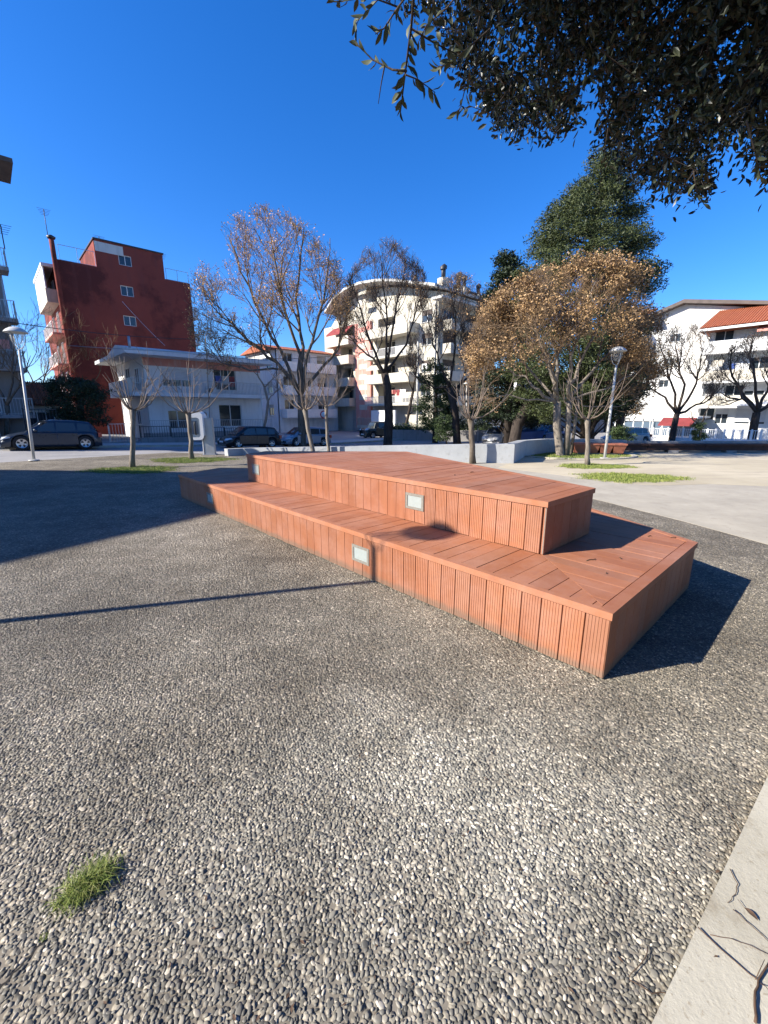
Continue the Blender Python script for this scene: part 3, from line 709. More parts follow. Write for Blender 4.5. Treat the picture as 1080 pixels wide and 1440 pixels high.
def pxtree(base, Y, trunk, limbs, r0, prm, label, bark, twigm, cat='tree', seed=1, name='tree', grp=None, leaf=None, kids=(7, 2.2), rl=None, env=None):
    """trunk, limbs: pixel polylines carried to the tree's own distance, with a depth offset per point"""
    rs = np.random.default_rng(seed); root = empty(name, base, 0, label, cat, grp); B = np.array(base)
    def w(p): dy = p[2] if len(p) > 2 else 0; return hz(p[0], p[1], Y+dy)-B
    if env:                                               # crown envelope from its extent (left, right, top, bottom)
        e0 = w(((env[0]+env[1])/2, (env[2]+env[3])/2)); ex = w((env[1], (env[2]+env[3])/2))[0]-e0[0]; ez = w(((env[0]+env[1])/2, env[2]))[2]-e0[2]
        prm = dict(prm, env=(e0, np.array([ex, ex, ez])))
    mb = MB(); tp = [w(p) for p in trunk]; tp[0] = tp[0]*0-np.array([0,0,.1]); n = len(tp)
    fl = [tp[0], tp[0]*.9+tp[1]*.1]+tp[1:]
    mb.tube(fl, [r0*1.3, r0*1.02]+[r0*(1-.25*i/n) for i in range(1, n)], 12); mb.build('trunk', bark, root)
    tips = []; mb = MB(); lm = MB()
    for li, L in enumerate(limbs):
        P = [w(p) for p in L]; r = (rl[li] if rl else r0*.5); pts = []
        for i in range(len(P)-1):
            for t in (0, .33, .66): pts.append(P[i]*(1-t)+P[i+1]*t+(rs.normal(0, .06, 3) if (i or t) else 0))
        pts.append(P[-1]); n = len(pts); rad = [r*(1-.85*i/(n-1)) for i in range(n)]
        lm.tube(pts, rad, 7)
        for c in range(kids[0]):
            t = rs.uniform(.22, 1)**.8*(n-1); i = min(int(t), n-2); Q = pts[i]+(pts[i+1]-pts[i])*(t-i)
            grow(mb, Q, rot_dir(pts[i+1]-pts[i], rs.uniform(*prm['ang']), rs.uniform(0, 2*pi)), kids[1]*rs.uniform(.7, 1.2), max(rad[i]*.6, prm['rmin']), 1, prm, tips, rs)
    o = lm.build('limbs', bark, root); o = mb.build('twigs', twigm, root); o['kind'] = 'stuff'
    tips = np.array(tips)
    if leaf:
        mt, size, num, spread = leaf
        C = tips[rs.integers(0, len(tips), num)]+rs.normal(0, spread, (num, 3)); leaves('foliage', C, size, mt, root)
    return root, tips
PR = dict(max=4, n=[0,5,5,4], up=.10, wig=.10, ang=(.35,.9), lr=(.45,.75), rmin=.008)

b0 = gt(425, 628); Y = b0[1]
root, tips = pxtree(b0, Y, [(425,628),(424,590),(423,556)], [
    [(423,556),(400,520,-.5),(362,490,-1),(325,455,-1.5),(290,420,-1)], [(423,556),(405,515,.6),(370,450,1),(340,380,1),(322,335,.6)],
    [(423,556),(420,500,0),(398,430,-.5),(385,360,-1),(376,318,-1)], [(423,556),(426,490,0),(418,420,.6),(425,350,.5),(428,318,.2)],
    [(423,556),(432,500,-.6),(450,440,-1),(462,380,-.6),(464,335,0)], [(423,556),(445,525,.8),(475,490,1.2),(490,430,1.2),(492,385,1)],
    [(400,520,-.5),(352,520,-1.5),(310,510,-1),(285,480,-1)]], .30, PR,
    'tall spreading bare tree with dry orange seed clusters behind the low wall', M['bark'], M['twig'], seed=4, env=(268,500,298,600), name='chinaberry_tree', leaf=(M['berry2'], .11, 9000, .09), kids=(8, 2.7), rl=[.17,.16,.15,.15,.14,.14,.08])
b0 = gt(545, 627); Y = b0[1]
pxtree(b0, Y, [(545,627),(547,585),(545,545),(541,525)], [
    [(541,525),(520,480,-.5),(505,430,-.8),(492,385,-.6)], [(541,525),(545,470,0),(540,400,.3),(532,352,0)], [(541,525),(570,485,.5),(585,440,.6),(598,400,.4)],
    [(541,525),(552,460,.9),(562,410,.9),(570,370,.7)], [(541,525),(525,505,.8),(500,485,1.2),(482,462,1)]], .36, dict(PR, n=[0,5,5,4], up=.14),
    'thick dark-trunked bare tree in front of the curved-roof building', M['barkd'], M['twigd'], seed=9, env=(478,612,338,590), name='bare_tree', leaf=(M['berry2'], .06, 3000, .08), kids=(12, 2.2), rl=[.11]*5)
b0 = gt(643, 625); Y = b0[1]
pxtree(b0, Y, [(643,625),(640,580),(632,545)], [
    [(632,545),(618,510,-.5),(606,470,-.8),(598,430,-.6)], [(632,545),(640,490,.3),(640,440,.5),(632,402,0)], [(638,570),(655,520,.5),(668,470,.6),(680,420,.4)],
    [(636,550),(670,520,.9),(690,480,.9),(700,435,.7)], [(632,545),(612,545,.8),(590,535,1.2),(575,510,1)]], .33, dict(PR, up=.14),
    'dark bare tree with tangled crown right of the centre, behind the wall', M['barkd'], M['twigd'], seed=12, env=(570,712,385,600), name='bare_tree', leaf=(M['berry2'], .07, 4500, .1), kids=(12, 2.2), rl=[.10]*5)
b0 = g(789, 641); Y = b0[1]
def three_trunk():
    R, tips = pxtree(b0, Y, [(787,641),(783,600),(784,565)], [
        [(784,565),(776,520,-.4),(755,470,-.8),(735,430,-.8)], [(784,568),(755,548,-.2),(725,528,.2),(690,500,.3)], [(784,560),(786,500,.4),(790,440,.5),(800,392,.3)],
        [(800,560),(815,510,0),(840,460,-.4),(868,420,-.6)], [(800,560),(835,520,.6),(870,480,.8),(900,450,.8)], [(784,560),(765,500,.9),(745,450,1.1),(722,415,1)],
        [(800,565),(805,500,-.8),(825,440,-1.2),(838,395,-1.2)], [(784,568),(750,530,1.0),(715,480,1.2),(690,450,1)],
        [(784,562),(745,562,-.5),(705,555,-.3),(672,535,0)], [(800,562),(850,548,-.4),(890,528,0),(918,498,.3)], [(800,562),(835,572,.6),(868,570,.9),(895,560,1)], [(784,555),(780,530,-1.2),(770,500,-1.8),(765,470,-2)]], .155, dict(PR, rmin=.006, n=[0,5,5,4], up=.07),
        'multi-trunk tree with dense dry yellow-brown foliage at the grass ring', M['barkp'], M['twig'], seed=21, env=(650,948,366,640), name='dry_leaved_tree', kids=(8, 1.35), rl=[.08,.075,.08,.08,.075,.07,.07,.06,.04,.045,.035,.05])
    B = np.array(b0)
    for q in ([(796,642),(799,600),(800,560)], [(803,638,.5),(808,600,.5),(812,565,.4)]):
        mb = MB(); p = [hz(a[0], a[1], Y+(a[2] if len(a) > 2 else 0))-B for a in q]; p[0][2] = -.1
        mb.tube(p, [.13,.11,.09] if q[0][0] == 796 else [.07,.06,.05], 10); mb.build('trunk', M['barkp'], R)
    wt = np.clip(.25+np.sin(tips[:,0]*2.3+1)*np.sin(tips[:,1]*2.9)*.5+np.sin(tips[:,2]*3.1+tips[:,0])*.45, .04, 1); C = tips[RNG.choice(len(tips), 34000, p=wt/wt.sum())]; cl = RNG.normal(0, .11, C.shape); k = (C[:,2] > 2.6) | ((C[:,2] > 1.3) & (RNG.random(len(C)) < .5))
    leaves('foliage', (C+cl)[k], .075, M['dryleaf'], R, asp=.55)
three_trunk()
DP = dict(PR, n=[0,4,4,3], up=.16, rmin=.009, wig=.14)
b0 = gt(944, 622); Y = b0[1]
pxtree(b0, Y, [(944,622),(948,600),(952,582)], [[(952,582),(935,560),(915,545),(905,520)],[(952,582),(945,540,.5),(932,500,.5),(925,470)],[(952,582),(962,540,-.4),(952,500),(952,465)],[(952,582),(975,550,.4),(985,515),(990,480)],[(952,582),(970,575,.4),(1000,560),(1010,540)]],
    .27, DP, 'left of the two dark gnarled bare trees before the white buildings', M['barkd'], M['twigd'], seed=31, env=(895,1015,455,610), name='bare_tree', leaf=(M['evergreen'], .10, 2500, .15), kids=(10, 1.8), rl=[.13]*5)
b0 = gt(1056, 624); Y = b0[1]
pxtree(b0, Y, [(1056,624),(1060,600),(1064,580)], [[(1064,580),(1045,562),(1025,560),(1010,550)],[(1064,580),(1040,545,.5),(1025,520,.5),(1030,485)],[(1064,580),(1062,540,-.4),(1055,500),(1060,470)],[(1064,580),(1080,550,.4),(1085,505),(1080,470)],[(1064,580),(1095,560,.4),(1120,540),(1130,500)]],
    .33, DP, 'rightmost dark gnarled bare tree before the white buildings', M['barkd'], M['twigd'], seed=33, env=(1000,1140,465,610), name='bare_tree', leaf=(M['evergreen'], .10, 2500, .15), kids=(10, 1.8), rl=[.14]*5)
b0 = gt(985, 619)
pxtree(b0, b0[1], [(743+242,619),(986,600)], [[(986,600),(975,590),(968,575)],[(986,600),(990,585),(1000,570)]], .2, dict(DP, max=2, n=[0,3,3,0]), 'small stunted bare tree between the two gnarled trees', M['barkd'], M['twigd'], seed=35, name='bare_tree', kids=(3, .9), rl=[.09]*2)
# thinner trees in the middle distance
b0 = gt(566, 617)
pxtree(b0, b0[1], [(566,617),(574,585),(581,550)], [[(581,550),(586,520),(596,480)],[(574,585),(588,572),(590,560)],[(581,550),(570,520),(565,490)]], .16, dict(DP, max=3), 'slim leaning tree behind the wall, right of the thick dark trunk', M['barkd'], M['twigd'], seed=41, name='leaning_tree', kids=(4, 1.6), rl=[.09,.05,.06])
b0 = gt(366, 629)
pxtree(b0, b0[1], [(367,629),(368,612),(374,590),(377,565),(372,545)], [[(372,545),(362,525),(358,505)],[(372,545),(385,530),(392,510)],[(377,565),(388,550),(398,540)]], .10, dict(DP, max=3, rmin=.006), 'thin crooked pale-trunked tree in front of the black car', M['barkp'], M['twig'], seed=43, name='young_tree', kids=(4, 1.1), rl=[.06,.05,.04])
for bx, by, tx, Yd, sd_, lb in ((58, 612, 62, 40, 51, 'bare tree rising behind the orange-tiled house'), (8, 615, 10, 27, 53, 'bare tree in front of the grey balconies at the left edge'), (112, 608, 160, 44, 55, 'faint bare tree beside the red building')):
    b0 = hz(bx, by, Yd); b0[2] = zs(b0)
    pxtree(b0, Yd, [(bx,by),(bx+2,570)], [[(bx+2,570),(bx-15,530),(bx-25,500)],[(bx+2,570),(bx+8,520),(bx+12,478)],[(bx+2,570),(bx+25,530),(bx+35,500)]], .15, dict(DP, max=3, rmin=.008), lb, M['bark'], M['twig'], seed=sd_, name='bare_tree', kids=(5, 2.2), rl=[.08]*3)
# pruned young trees
def pollard(bx, by, cx, cy, spread, h, label, r=.055, seed=1, n=11, bark='barkp'):
    rs = np.random.default_rng(seed); b0 = g(bx, by); Yb = b0[1]; root = empty('young_pollard_tree', b0, 0, label, 'tree', 'pruned young trees')
    top = hz(cx, cy, Yb)-b0; mb = MB(); k = 6
    pts = [top*t+np.array([rs.normal(0,.012), rs.normal(0,.012), 0])*(0<t<1) for t in np.linspace(0, 1, k)]; pts[0][2] = -.05
    mb.tube(pts+[top+[0,0,.06]], [r*1.35, r*1.05, r, r*.97, r*.95, r*1.25, r*.9], 10); mb.build('trunk', M[bark], root)
    sh = MB(); tips = []
    for i in range(n):
        az = 2*pi*i/n+rs.uniform(-.3, .3); out_ = spread*rs.uniform(.35, 1.15); hh_ = h*rs.uniform(.5, 1.15); P = []
        if rs.random() < .3: out_ *= .4
        for t in np.linspace(0, 1, 7):
            rr = out_*(1-(1-t)**1.9); zz = hh_*(t**1.5)+.12*t*(1-t)*4*-.3
            P.append(top+np.array([cos(az)*rr, sin(az)*rr, zz])+rs.normal(0, .018, 3)*t)
        sh.tube(P, [r*rs.uniform(.22,.38)*(1-.8*j/6) for j in range(7)], 5)
        for j in range(rs.integers(2, 5)):
            q = P[rs.integers(2, 6)]; dd = np.array([cos(az), sin(az), 1.2])+rs.normal(0, .5, 3); dd /= np.linalg.norm(dd)
            L = h*rs.uniform(.2, .5); sh.tube([q, q+dd*L*.5+[0,0,.02], q+dd*L+[0,0,.08]], [r*.16, r*.11, r*.06], 3, False)
    o = sh.build('shoots', M['whip'], root); return root
pollard(186, 658, 187, 578, 1.05, 1.75, 'leftmost pruned young tree with whip-like bare shoots', seed=1, r=.07)
pollard(270, 646, 265, 582, 1.15, 1.75, 'pruned young tree just left of the payphone', seed=2, r=.075)
pollard(442, 645, 429, 577, .95, 1.5, 'leaning pruned young tree behind the deck, left of a straighter one', seed=3, r=.075)
pollard(462, 645, 459, 572, 1.0, 1.5, 'straight pruned young tree behind the deck with pale stem', seed=4, r=.055)
pollard(665, 652, 662, 590, 1.15, 1.5, 'pruned young tree standing against the low grey wall', seed=5, r=.09, bark='bark')
pollard(827, 655, 826, 590, 1.05, 1.6, 'pruned young tree beside the right lamp post', seed=6, r=.07)

# conifers and evergreens
def clumps(outline, Y, depth, n, per, rad, rs, B):
    """outline: (y, x_left, x_right) rows in pixels at distance Y; clumps fill the crown's volume"""
    ys = [o[0] for o in outline]; C = []
    while len(C) < n:
        y = rs.uniform(ys[0], ys[-1]); a = np.interp(y, ys, [o[1] for o in outline]); c = np.interp(y, ys, [o[2] for o in outline])
        if rs.random() > (c-a)/max(o[2]-o[1] for o in outline)+.15: continue
        th = rs.uniform(0, 2*pi); rr = sqrt(rs.uniform(.15, 1)); mx = (a+c)/2; hw = (c-a)/2
        C.append(hz(mx+cos(th)*rr*hw*1.0, y, Y+sin(th)*rr*depth*hw/60)-B)
    C = np.array(C); idx = rs.integers(0, n, n*per)
    D = rs.normal(0, 1, (n*per, 3)); D *= (rad*rs.random((n*per, 1))**.4/np.linalg.norm(D, axis=1)[:,None]); D[:,2] *= .55
    return C, C[idx]+D
def evergreen(base, Y, outline, depth, n, per, rad, lsize, mat, label, seed, r=.3, name='evergreen_tree', cat='tree', bark='barkd', asp=.4, wide=1.0):
    rs = np.random.default_rng(seed); B = np.array(base); root = empty(name, base, 0, label, cat)
    outline = [(o[0], (o[1]+o[2])/2-(o[2]-o[1])*.5*wide, (o[1]+o[2])/2+(o[2]-o[1])*.5*wide) for o in outline]
    C, L = clumps(outline, Y, depth, n, per, rad, rs, B)
    top = hz((outline[0][1]+outline[0][2])/2, outline[0][0]+5, Y)-B; mb = MB()
    mid = hz((outline[len(outline)//2][1]+outline[len(outline)//2][2])/2, outline[len(outline)//2][0], Y)-B
    mb.tube([(0,0,-.2), mid*.5*np.array([1,1,1]), mid, top], [r*1.2, r, r*.6, r*.12], 9); mb.build('trunk', M[bark], root)
    br = MB()
    for c in C[::3]:
        t = min(max(c[2]/max(top[2], .1)-.1, .05), 1); ax = mid*2*t*.5 if t < .5 else mid+(top-mid)*(2*t-1)
        br.tube([ax, (ax+c)/2+[0,0,.1], c], [r*.18, r*.1, r*.05], 4, False)
    o = br.build('branches', M[bark], root); o['kind'] = 'stuff'
    leaves('foliage', L, lsize, mat, root, asp=asp); return root
b0 = hz(828, 618, 30); b0[2] = zs(b0)
evergreen(b0, 30, [(212,845,862),(235,832,873),(262,812,876),(290,786,888),(320,770,898),(350,745,908),(380,736,914),(430,735,912),(480,742,905),(520,730,900),(560,740,890),(590,760,870)], 3.2, 640, 210, .80, .19, M['needle'], 'tall dense green conifer towering behind the dry-leaved tree', 61, .4, 'conifer_tree', asp=.28, wide=1.18)
b0 = hz(862, 618, 27); b0[2] = zs(b0)
evergreen(b0, 27, [(470,850,880),(495,840,905),(520,850,922),(545,845,925),(570,835,900),(590,840,880)], 2.0, 120, 150, .5, .15, M['evergreen'], 'dark evergreen with drooping boughs right of the three-trunk tree', 62, .2)
b0 = hz(716, 618, 33); b0[2] = zs(b0)
evergreen(b0, 33, [(356,708,722),(375,698,728),(410,694,735),(450,690,745),(500,690,760),(550,680,765),(590,690,760)], 2.6, 300, 110, .6, .2, M['evergreen'], 'dark narrow evergreen left of the tall conifer', 63, .32, wide=1.3)
b0 = hz(612, 614, 38); b0[2] = zs(b0)
evergreen(b0, 38, [(505,604,620),(530,590,634),(560,582,645),(590,590,650),(606,596,650)], 2.4, 110, 120, .55, .18, M['hedge'], 'rounded dark green evergreen before the centre building', 64, .22)
b0 = hz(700, 614, 36); b0[2] = zs(b0)
evergreen(b0, 36, [(560,655,745),(580,650,770),(600,645,780)], 2.0, 130, 100, .55, .18, M['evergreen'], 'low mass of dark bushes behind the white car', 65, .15, 'dark_bushes', 'bush')
b0 = hz(112, 617, 27.5); b0[2] = zs(b0)
evergreen(b0, 27.5, [(530,66,98),(540,64,140),(555,72,158),(575,70,160),(595,84,156)], 1.9, 110, 150, .5, .14, M['evergreen'], 'dark spreading cedar between the orange-tiled house and the red building', 66, .2, 'cedar_tree')
b0 = hz(630, 622, 32); b0[2] = zs(b0)
evergreen(b0, 32, [(585,612,634),(600,608,640),(618,612,636)], 1.0, 40, 90, .3, .12, M['hedge'], 'small shrub at the foot of the dark bare tree', 67, .06, 'shrub', 'shrub')
b0 = hz(875, 620, 26); b0[2] = zs(b0)
evergreen(b0, 26, [(600,862,888),(610,858,893),(620,860,892)], 1.0, 40, 80, .25, .10, M['hedge'], 'low dark round shrub right of the right lamp post', 68, .05, 'shrub', 'shrub')
b0 = hz(984, 621, 27); b0[2] = zs(b0)
evergreen(b0, 27, [(596,976,990),(605,972,996),(620,978,990)], .8, 26, 80, .2, .10, M['hedge'], 'small potted-looking bush between the gnarled trees', 69, .05, 'shrub', 'shrub')

# ------------------------------------------------------------------ holm oak reaching over the view from the right
def holm_oak():
    base = np.array([3.7, 1.5, 0.0]); root = empty('holm_oak', base, 0, 'large dark evergreen oak whose leafy boughs hang over the upper right', 'tree'); B = base
    rs = np.random.default_rng(77)
    mb = MB(); mb.tube([(0,0,-.1),(0,0,.3),(-.05,.05,1.5),(.05,.2,2.9),(.0,.4,3.6)], [.34,.27,.24,.22,.2], 14); mb.build('trunk', M['barkd'], root)
    xs = [455,500,540,580,620,640,660,700,740,780,812,826,842,856,878,900,940,975,1000,1006,1040,1080,1130,1200]
    yl = [-40,-25,-5,25,60,85,125,182,197,190,178,132,138,205,250,262,272,285,278,200,198,250,310,330]
    C = []; D = []
    def low(x): return np.interp(x, xs, yl)
    for i in range(7600):
        x = rs.uniform(560, 1260); y = rs.uniform(-420, 330)
        if y > low(x)-6: continue
        edge = low(x)-y
        if x < 660 and rs.random() > (x-540)/130: continue
        if y < -120 and rs.random() < .55: continue
        if sin(x*.031+1.3)*sin(y*.043+x*.011)+.5*sin(x*.09)*sin(y*.08) > .62 and edge < 190: continue
        d = rs.uniform(3.3, 6.6); r = ray(x, y); r = r/np.linalg.norm(r); C.append(np.array([0,0,H])+r*d-B); D.append(edge)
    C = np.array(C); n = len(C)
    # boughs: the clumps hang from limbs that leave the trunk head
    br = MB(); head = np.array([.0, .4, 3.6]); order = np.argsort(rs.random(n))[:42]
    for i in order:
        c = C[i]; m = head*.45+c*.55+np.array([0,0,.55]); br.tube([head, head*.75+m*.25+[0,0,.25], m, c+[0,0,.05]], [.085,.06,.035,.008], 7)
    br.build('limbs', M['barkd'], root)
    tw = MB(); LC = []; LA = []
    for i in range(n):
        c = C[i]; d = np.array([rs.normal(0,.6), rs.normal(0,.6), -1.0]); d /= np.linalg.norm(d); L = rs.uniform(.10, .20)
        if i % 3 == 0: tw.tube([c-d*L, c, c+d*L*.6], [.004,.003,.0015], 3, False)
        for k in range(18):
            t = rs.uniform(-1, .6); a = d*.6+rs.normal(0, .75, 3); a /= np.linalg.norm(a); LC.append(c+d*L*t+rs.normal(0, .035, 3)); LA.append(a)
    o = tw.build('twigs', M['barkd'], root); o['kind'] = 'stuff'
    def leafset(C_, A_, size, name, mat):
        C_ = np.array(C_); A_ = np.array(A_); n_ = len(C_); c = np.cross(A_, rs.normal(0, 1, (n_, 3))); c /= np.linalg.norm(c, axis=1)[:,None]; nn = np.cross(A_, c)
        s = size*(1+rs.uniform(-.35, .3, (n_, 1)))
        v = np.stack([C_, C_+A_*s*.35+c*s*.19+nn*s*.05, C_+A_*s*.72+c*s*.15+nn*s*.04, C_+A_*s-nn*s*.06, C_+A_*s*.72-c*s*.15+nn*s*.04, C_+A_*s*.35-c*s*.19+nn*s*.05], 1).reshape(-1, 3)
        k = np.arange(n_)[:,None]*6; F = np.concatenate([k+np.array([[0,1,2]]), k+np.array([[0,2,3]]), k+np.array([[0,3,4]]), k+np.array([[0,4,5]])])
        o_ = np_mesh(name, v, F, mat, False, root); o_['kind'] = 'stuff'
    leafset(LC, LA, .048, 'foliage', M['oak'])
    # unseen crown mass above the frame, added to shade the boughs in view
    n2 = 15000; th = rs.uniform(0, 2*pi, n2); rr = np.sqrt(rs.random(n2)); Q = np.stack([.6+np.cos(th)*rr*3.3, 1.6+np.sin(th)*rr*2.9, rs.uniform(5.3, 7.6, n2)-rr*.5], 1)
    el = (Q[:,2]-H)/np.hypot(np.maximum(Q[:,1], .01), 0*Q[:,0]); Q = Q[(Q[:,1] < .2) | (el > .98)]
    leafset(Q-B, rs.normal(0, 1, (len(Q), 3)), .14, 'crown', M['oak'])
    br = MB()
    for q in Q[::600]: c = q-B; br.tube([head, head*.6+c*.4+[0,0,.3], c], [.09,.05,.01], 6)
    br.build('limbs', M['barkd'], root)
    # the near spray of twigs at the left, whose leaves can be told apart
    def bp(p, d): r = ray(*p); r = r/np.linalg.norm(r); return np.array([0,0,H])+r*d-B
    sprays = [([(590,-120),(583,-20),(578,40),(572,85),(567,125),(563,158)], 2.2, .006, 26), ([(572,100),(552,98),(540,92),(524,84),(508,68),(496,56)], 2.2, .004, 12), ([(570,105),(588,112),(612,130)], 2.15, .003, 9),
              ([(541,92),(536,118),(532,146)], 2.2, .003, 0), ([(583,-20),(560,10),(540,40),(528,48)], 2.3, .004, 12), ([(560,10),(520,-5),(480,2),(468,2)], 2.35, .003, 12), ([(578,40),(610,60),(640,75)], 2.4, .004, 14), ([(655,120),(648,150),(640,162)], 3.0, .003, 8), ([(660,-30),(630,10),(600,35),(588,60)], 2.6, .004, 16), ([(640,-40),(612,-5),(605,20),(618,48)], 2.5, .004, 14), ([(560,-40),(540,-10),(515,18),(500,30)], 2.6, .003, 12), ([(690,40),(655,70),(630,90),(612,96)], 2.8, .004, 16), ([(720,120),(690,160),(664,150),(650,152)], 3.0, .003, 12), ([(855,180),(850,212),(856,235)], 3.2, .003, 8), ([(975,240),(980,270),(990,288)], 3.2, .003, 8), ([(1050,170),(1062,215),(1070,250)], 3.0, .004, 10)]
    NL = []
    for pts, dd, r, nl in sprays:
        P = [bp(p, dd+.03*i) for i, p in enumerate(pts)]; near = MB(); near.tube(P, [r*(1-.6*i/(len(P)-1)) for i in range(len(P))], 5); near.build('spray', M['barkd'], root)
        for k in range(nl):
            t = (.25+.75*(k+.5)/nl)*(len(P)-1) if nl < 20 else (.3+.7*(k/nl)**.7)*(len(P)-1); i = min(int(t), len(P)-2); q = P[i]+(P[i+1]-P[i])*(t-i); d = P[i+1]-P[i]; NL.append((q, rot_dir(d, rs.uniform(.3, 1.1), rs.uniform(0, 2*pi))))
    lm = []
    for k in range(4):
        m2 = MB(); w_ = (.17, .2, .15, .19)[k]; bnd = (.06, .12, .03, .09)[k]
        pr = [(0,0),(.2,.6),(.45,1),(.75,.75),(1,0)]
        mid = [(a, 0, bnd*sin(a*3)) for a, _ in pr]; tp = [(a, w_*h_, bnd*sin(a*3)+.05*h_) for a, h_ in pr[1:-1]]; bt = [(a, -w_*h_, bnd*sin(a*3)+.05*h_) for a, h_ in pr[1:-1]]
        m2.add(mid+tp+bt, [(0,1,5),(1,2,6,5),(2,3,7,6),(3,4,7),(0,8,1),(1,8,9,2),(2,9,10,3),(3,10,4)], True); lm.append(m2.mesh('leaf', M['oakn']))
    for j, (q, a) in enumerate(NL):
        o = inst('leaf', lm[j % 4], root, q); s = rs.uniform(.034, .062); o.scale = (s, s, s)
        o.rotation_euler = Vector(a).to_track_quat('X', 'Z').to_euler(); o.rotation_euler.rotate_axis('X', rs.uniform(0, 6))
holm_oak()
def added_shade_oak(x, y, h, rad, label, seed):  # invented oaks out of view, added to block sky light and deepen shade
    rs = np.random.default_rng(seed); root = empty('holm_oak', (x, y, 0), 0, label, 'tree')
    mb = MB(); mb.tube([(0,0,-.1),(.05,0,1.2),(0,.1,h*.45)], [.26,.2,.15], 10); mb.build('trunk', M['barkd'], root); br = MB(); n = 7000
    Q = rs.normal(0, 1, (n, 3)); Q /= np.linalg.norm(Q, axis=1)[:,None]; Q *= rs.random((n, 1))**.3*rad; Q[:,2] = Q[:,2]*.9+h-rad*.85
    for q in Q[::250]: br.tube([(0,.1,h*.4), q*[.5,.5,.75], q], [.09,.05,.01], 5)
    br.build('limbs', M['barkd'], root); leaves('foliage', Q, .17, M['oak'], root)
added_shade_oak(7.5, -.8, 6.2, 2.8, 'added evergreen oak outside the right edge of the view, blocking sky light', 81)
added_shade_oak(2.6, -5.5, 6.5, 3.2, 'added evergreen oak behind the viewpoint, blocking sky light', 82)
added_shade_oak(5.2, -2.6, 5.2, 2.6, 'added evergreen oak behind the viewpoint nearest the kerb, blocking sky light', 84)
added_shade_oak(10.5, 3.2, 6.0, 3.0, 'added unseen evergreen oak beyond the right edge of the paving, blocking sky light', 85)
added_shade_oak(8.5, -7.0, 7.0, 3.4, 'added evergreen oak farthest behind the viewpoint to the right, blocking sky light', 83)

# ------------------------------------------------------------------ park lamps
def park_lamp(loc, h, label, lean=(0,0), s=1.0, rz=0.0):
    root = empty('park_lamp', loc, rz, label, 'lamp post', 'park lamp posts'); lx, ly = lean
    p = lambda z: (lx*z/h, ly*z/h, z)
    mb = MB(); mb.lathe([(0,.02),(.16,.02),(.16,.045),(.05,.06),(.05,.0)], 16); mb.build('base_plate', M['lampgrey'], root)
    zt_ = h-.62*s
    mb = MB(); mb.tube([p(0), p(1.2), p(zt_)], [.048, .045, .036], 12); mb.build('pole', M['lampgrey'], root)
    t = np.array(p(zt_))
    for k in range(3):
        a = 2*pi*k/3+.5; dx, dy = cos(a), sin(a); mb = MB()
        mb.tube([t, t+[dx*.10*s, dy*.10*s, .06*s], t+[dx*.175*s, dy*.175*s, .22*s], t+[dx*.20*s, dy*.20*s, .46*s]], .011*s, 6); mb.build('arm', M['lampgrey'], root)
    mb = MB(); mb.lathe([(.02*s,.12*s),(.09*s,.15*s),(.145*s,.24*s),(.165*s,.36*s),(.17*s,.445*s)], 20, t); mb.build('bowl', M['bowl'], root)
    mb = MB(); mb.lathe([(.0,.45*s),(.275*s,.45*s),(.285*s,.455*s),(.275*s,.475*s),(.225*s,.53*s),(.14*s,.585*s),(.05*s,.61*s),(.0,.615*s)], 24, t); mb.build('lamp_shade', M['lampgrey'], root)
    return root
PL = g(48, 648.5); hL = hz(16, 459, PL[1])
park_lamp(PL, hL[2], 'leaning park lamp post at the left by the street', (hL[0]-PL[0]+.15, 0), 1.15)
PRr = g(850, 645.5); park_lamp(PRr, hz(870, 487, PRr[1])[2], 'park lamp post right of the pruned young tree, beside the block bench', (hz(870, 487, PRr[1])[0]-PRr[0]+.0, 0), 1.0)
hs_ = g(602, 749, .465); d_ = (4.14-.465)*sqrt(3)
park_lamp((hs_[0]-d_*.963, hs_[1]-d_*.267, 0), 4.29, 'park lamp post standing just outside the left of the view', (0, 0), .95)
def thin_pole(bx, by, ty, r, label, tx=None, Yf=None, name='pole', mat='lampgrey', cat='pole', extra=0):
    b0 = gt(bx, by) if Yf is None else hz(bx, by, Yf)
    b0[2] = zs(b0); tp = hz(tx or bx, ty, b0[1])-b0; root = empty(name, b0, 0, label, cat)
    mb = MB(); mb.tube([(0,0,-.1), tp*.5, tp], [r, r*.9, r*.75], 8); mb.build('shaft', M[mat], root)
    mb = MB(); mb.lathe([(r*2.2,-.05),(r*2.2,.03),(r*1.1,.08)], 10); mb.build('collar', M['darkmetal'], root)
    return root, tp
r_, tp = thin_pole(656, 620, 540, .05, 'thin street lamp pole right of the dark bare tree')
mb = MB(); mb.lathe([(0,0),(.28,.0),(.26,.06),(.1,.14),(0,.15)], 14, tp); mb.build('lamp_shade', M['lampgrey'], r_)
thin_pole(672, 622, 575, .04, 'short thin pole beside the tree at the low wall')
thin_pole(756, 617, 570, .05, 'slightly leaning white pole left of the three-trunk tree', 759, mat='whitepaint')
thin_pole(294, 600, 470, .028, 'tall thin grey pole behind the payphone', 289, 27, mat='wood')
thin_pole(373, 628, 545, .045, 'straight grey pole beside the crooked thin tree', 366)
thin_pole(586, 616, 480, .13, 'pale concrete utility pole between the leaning tree and the green evergreen', 588, name='utility_pole')
thin_pole(913, 616, 565, .045, 'white pole left of the gnarled tree', 916, mat='whitepaint')
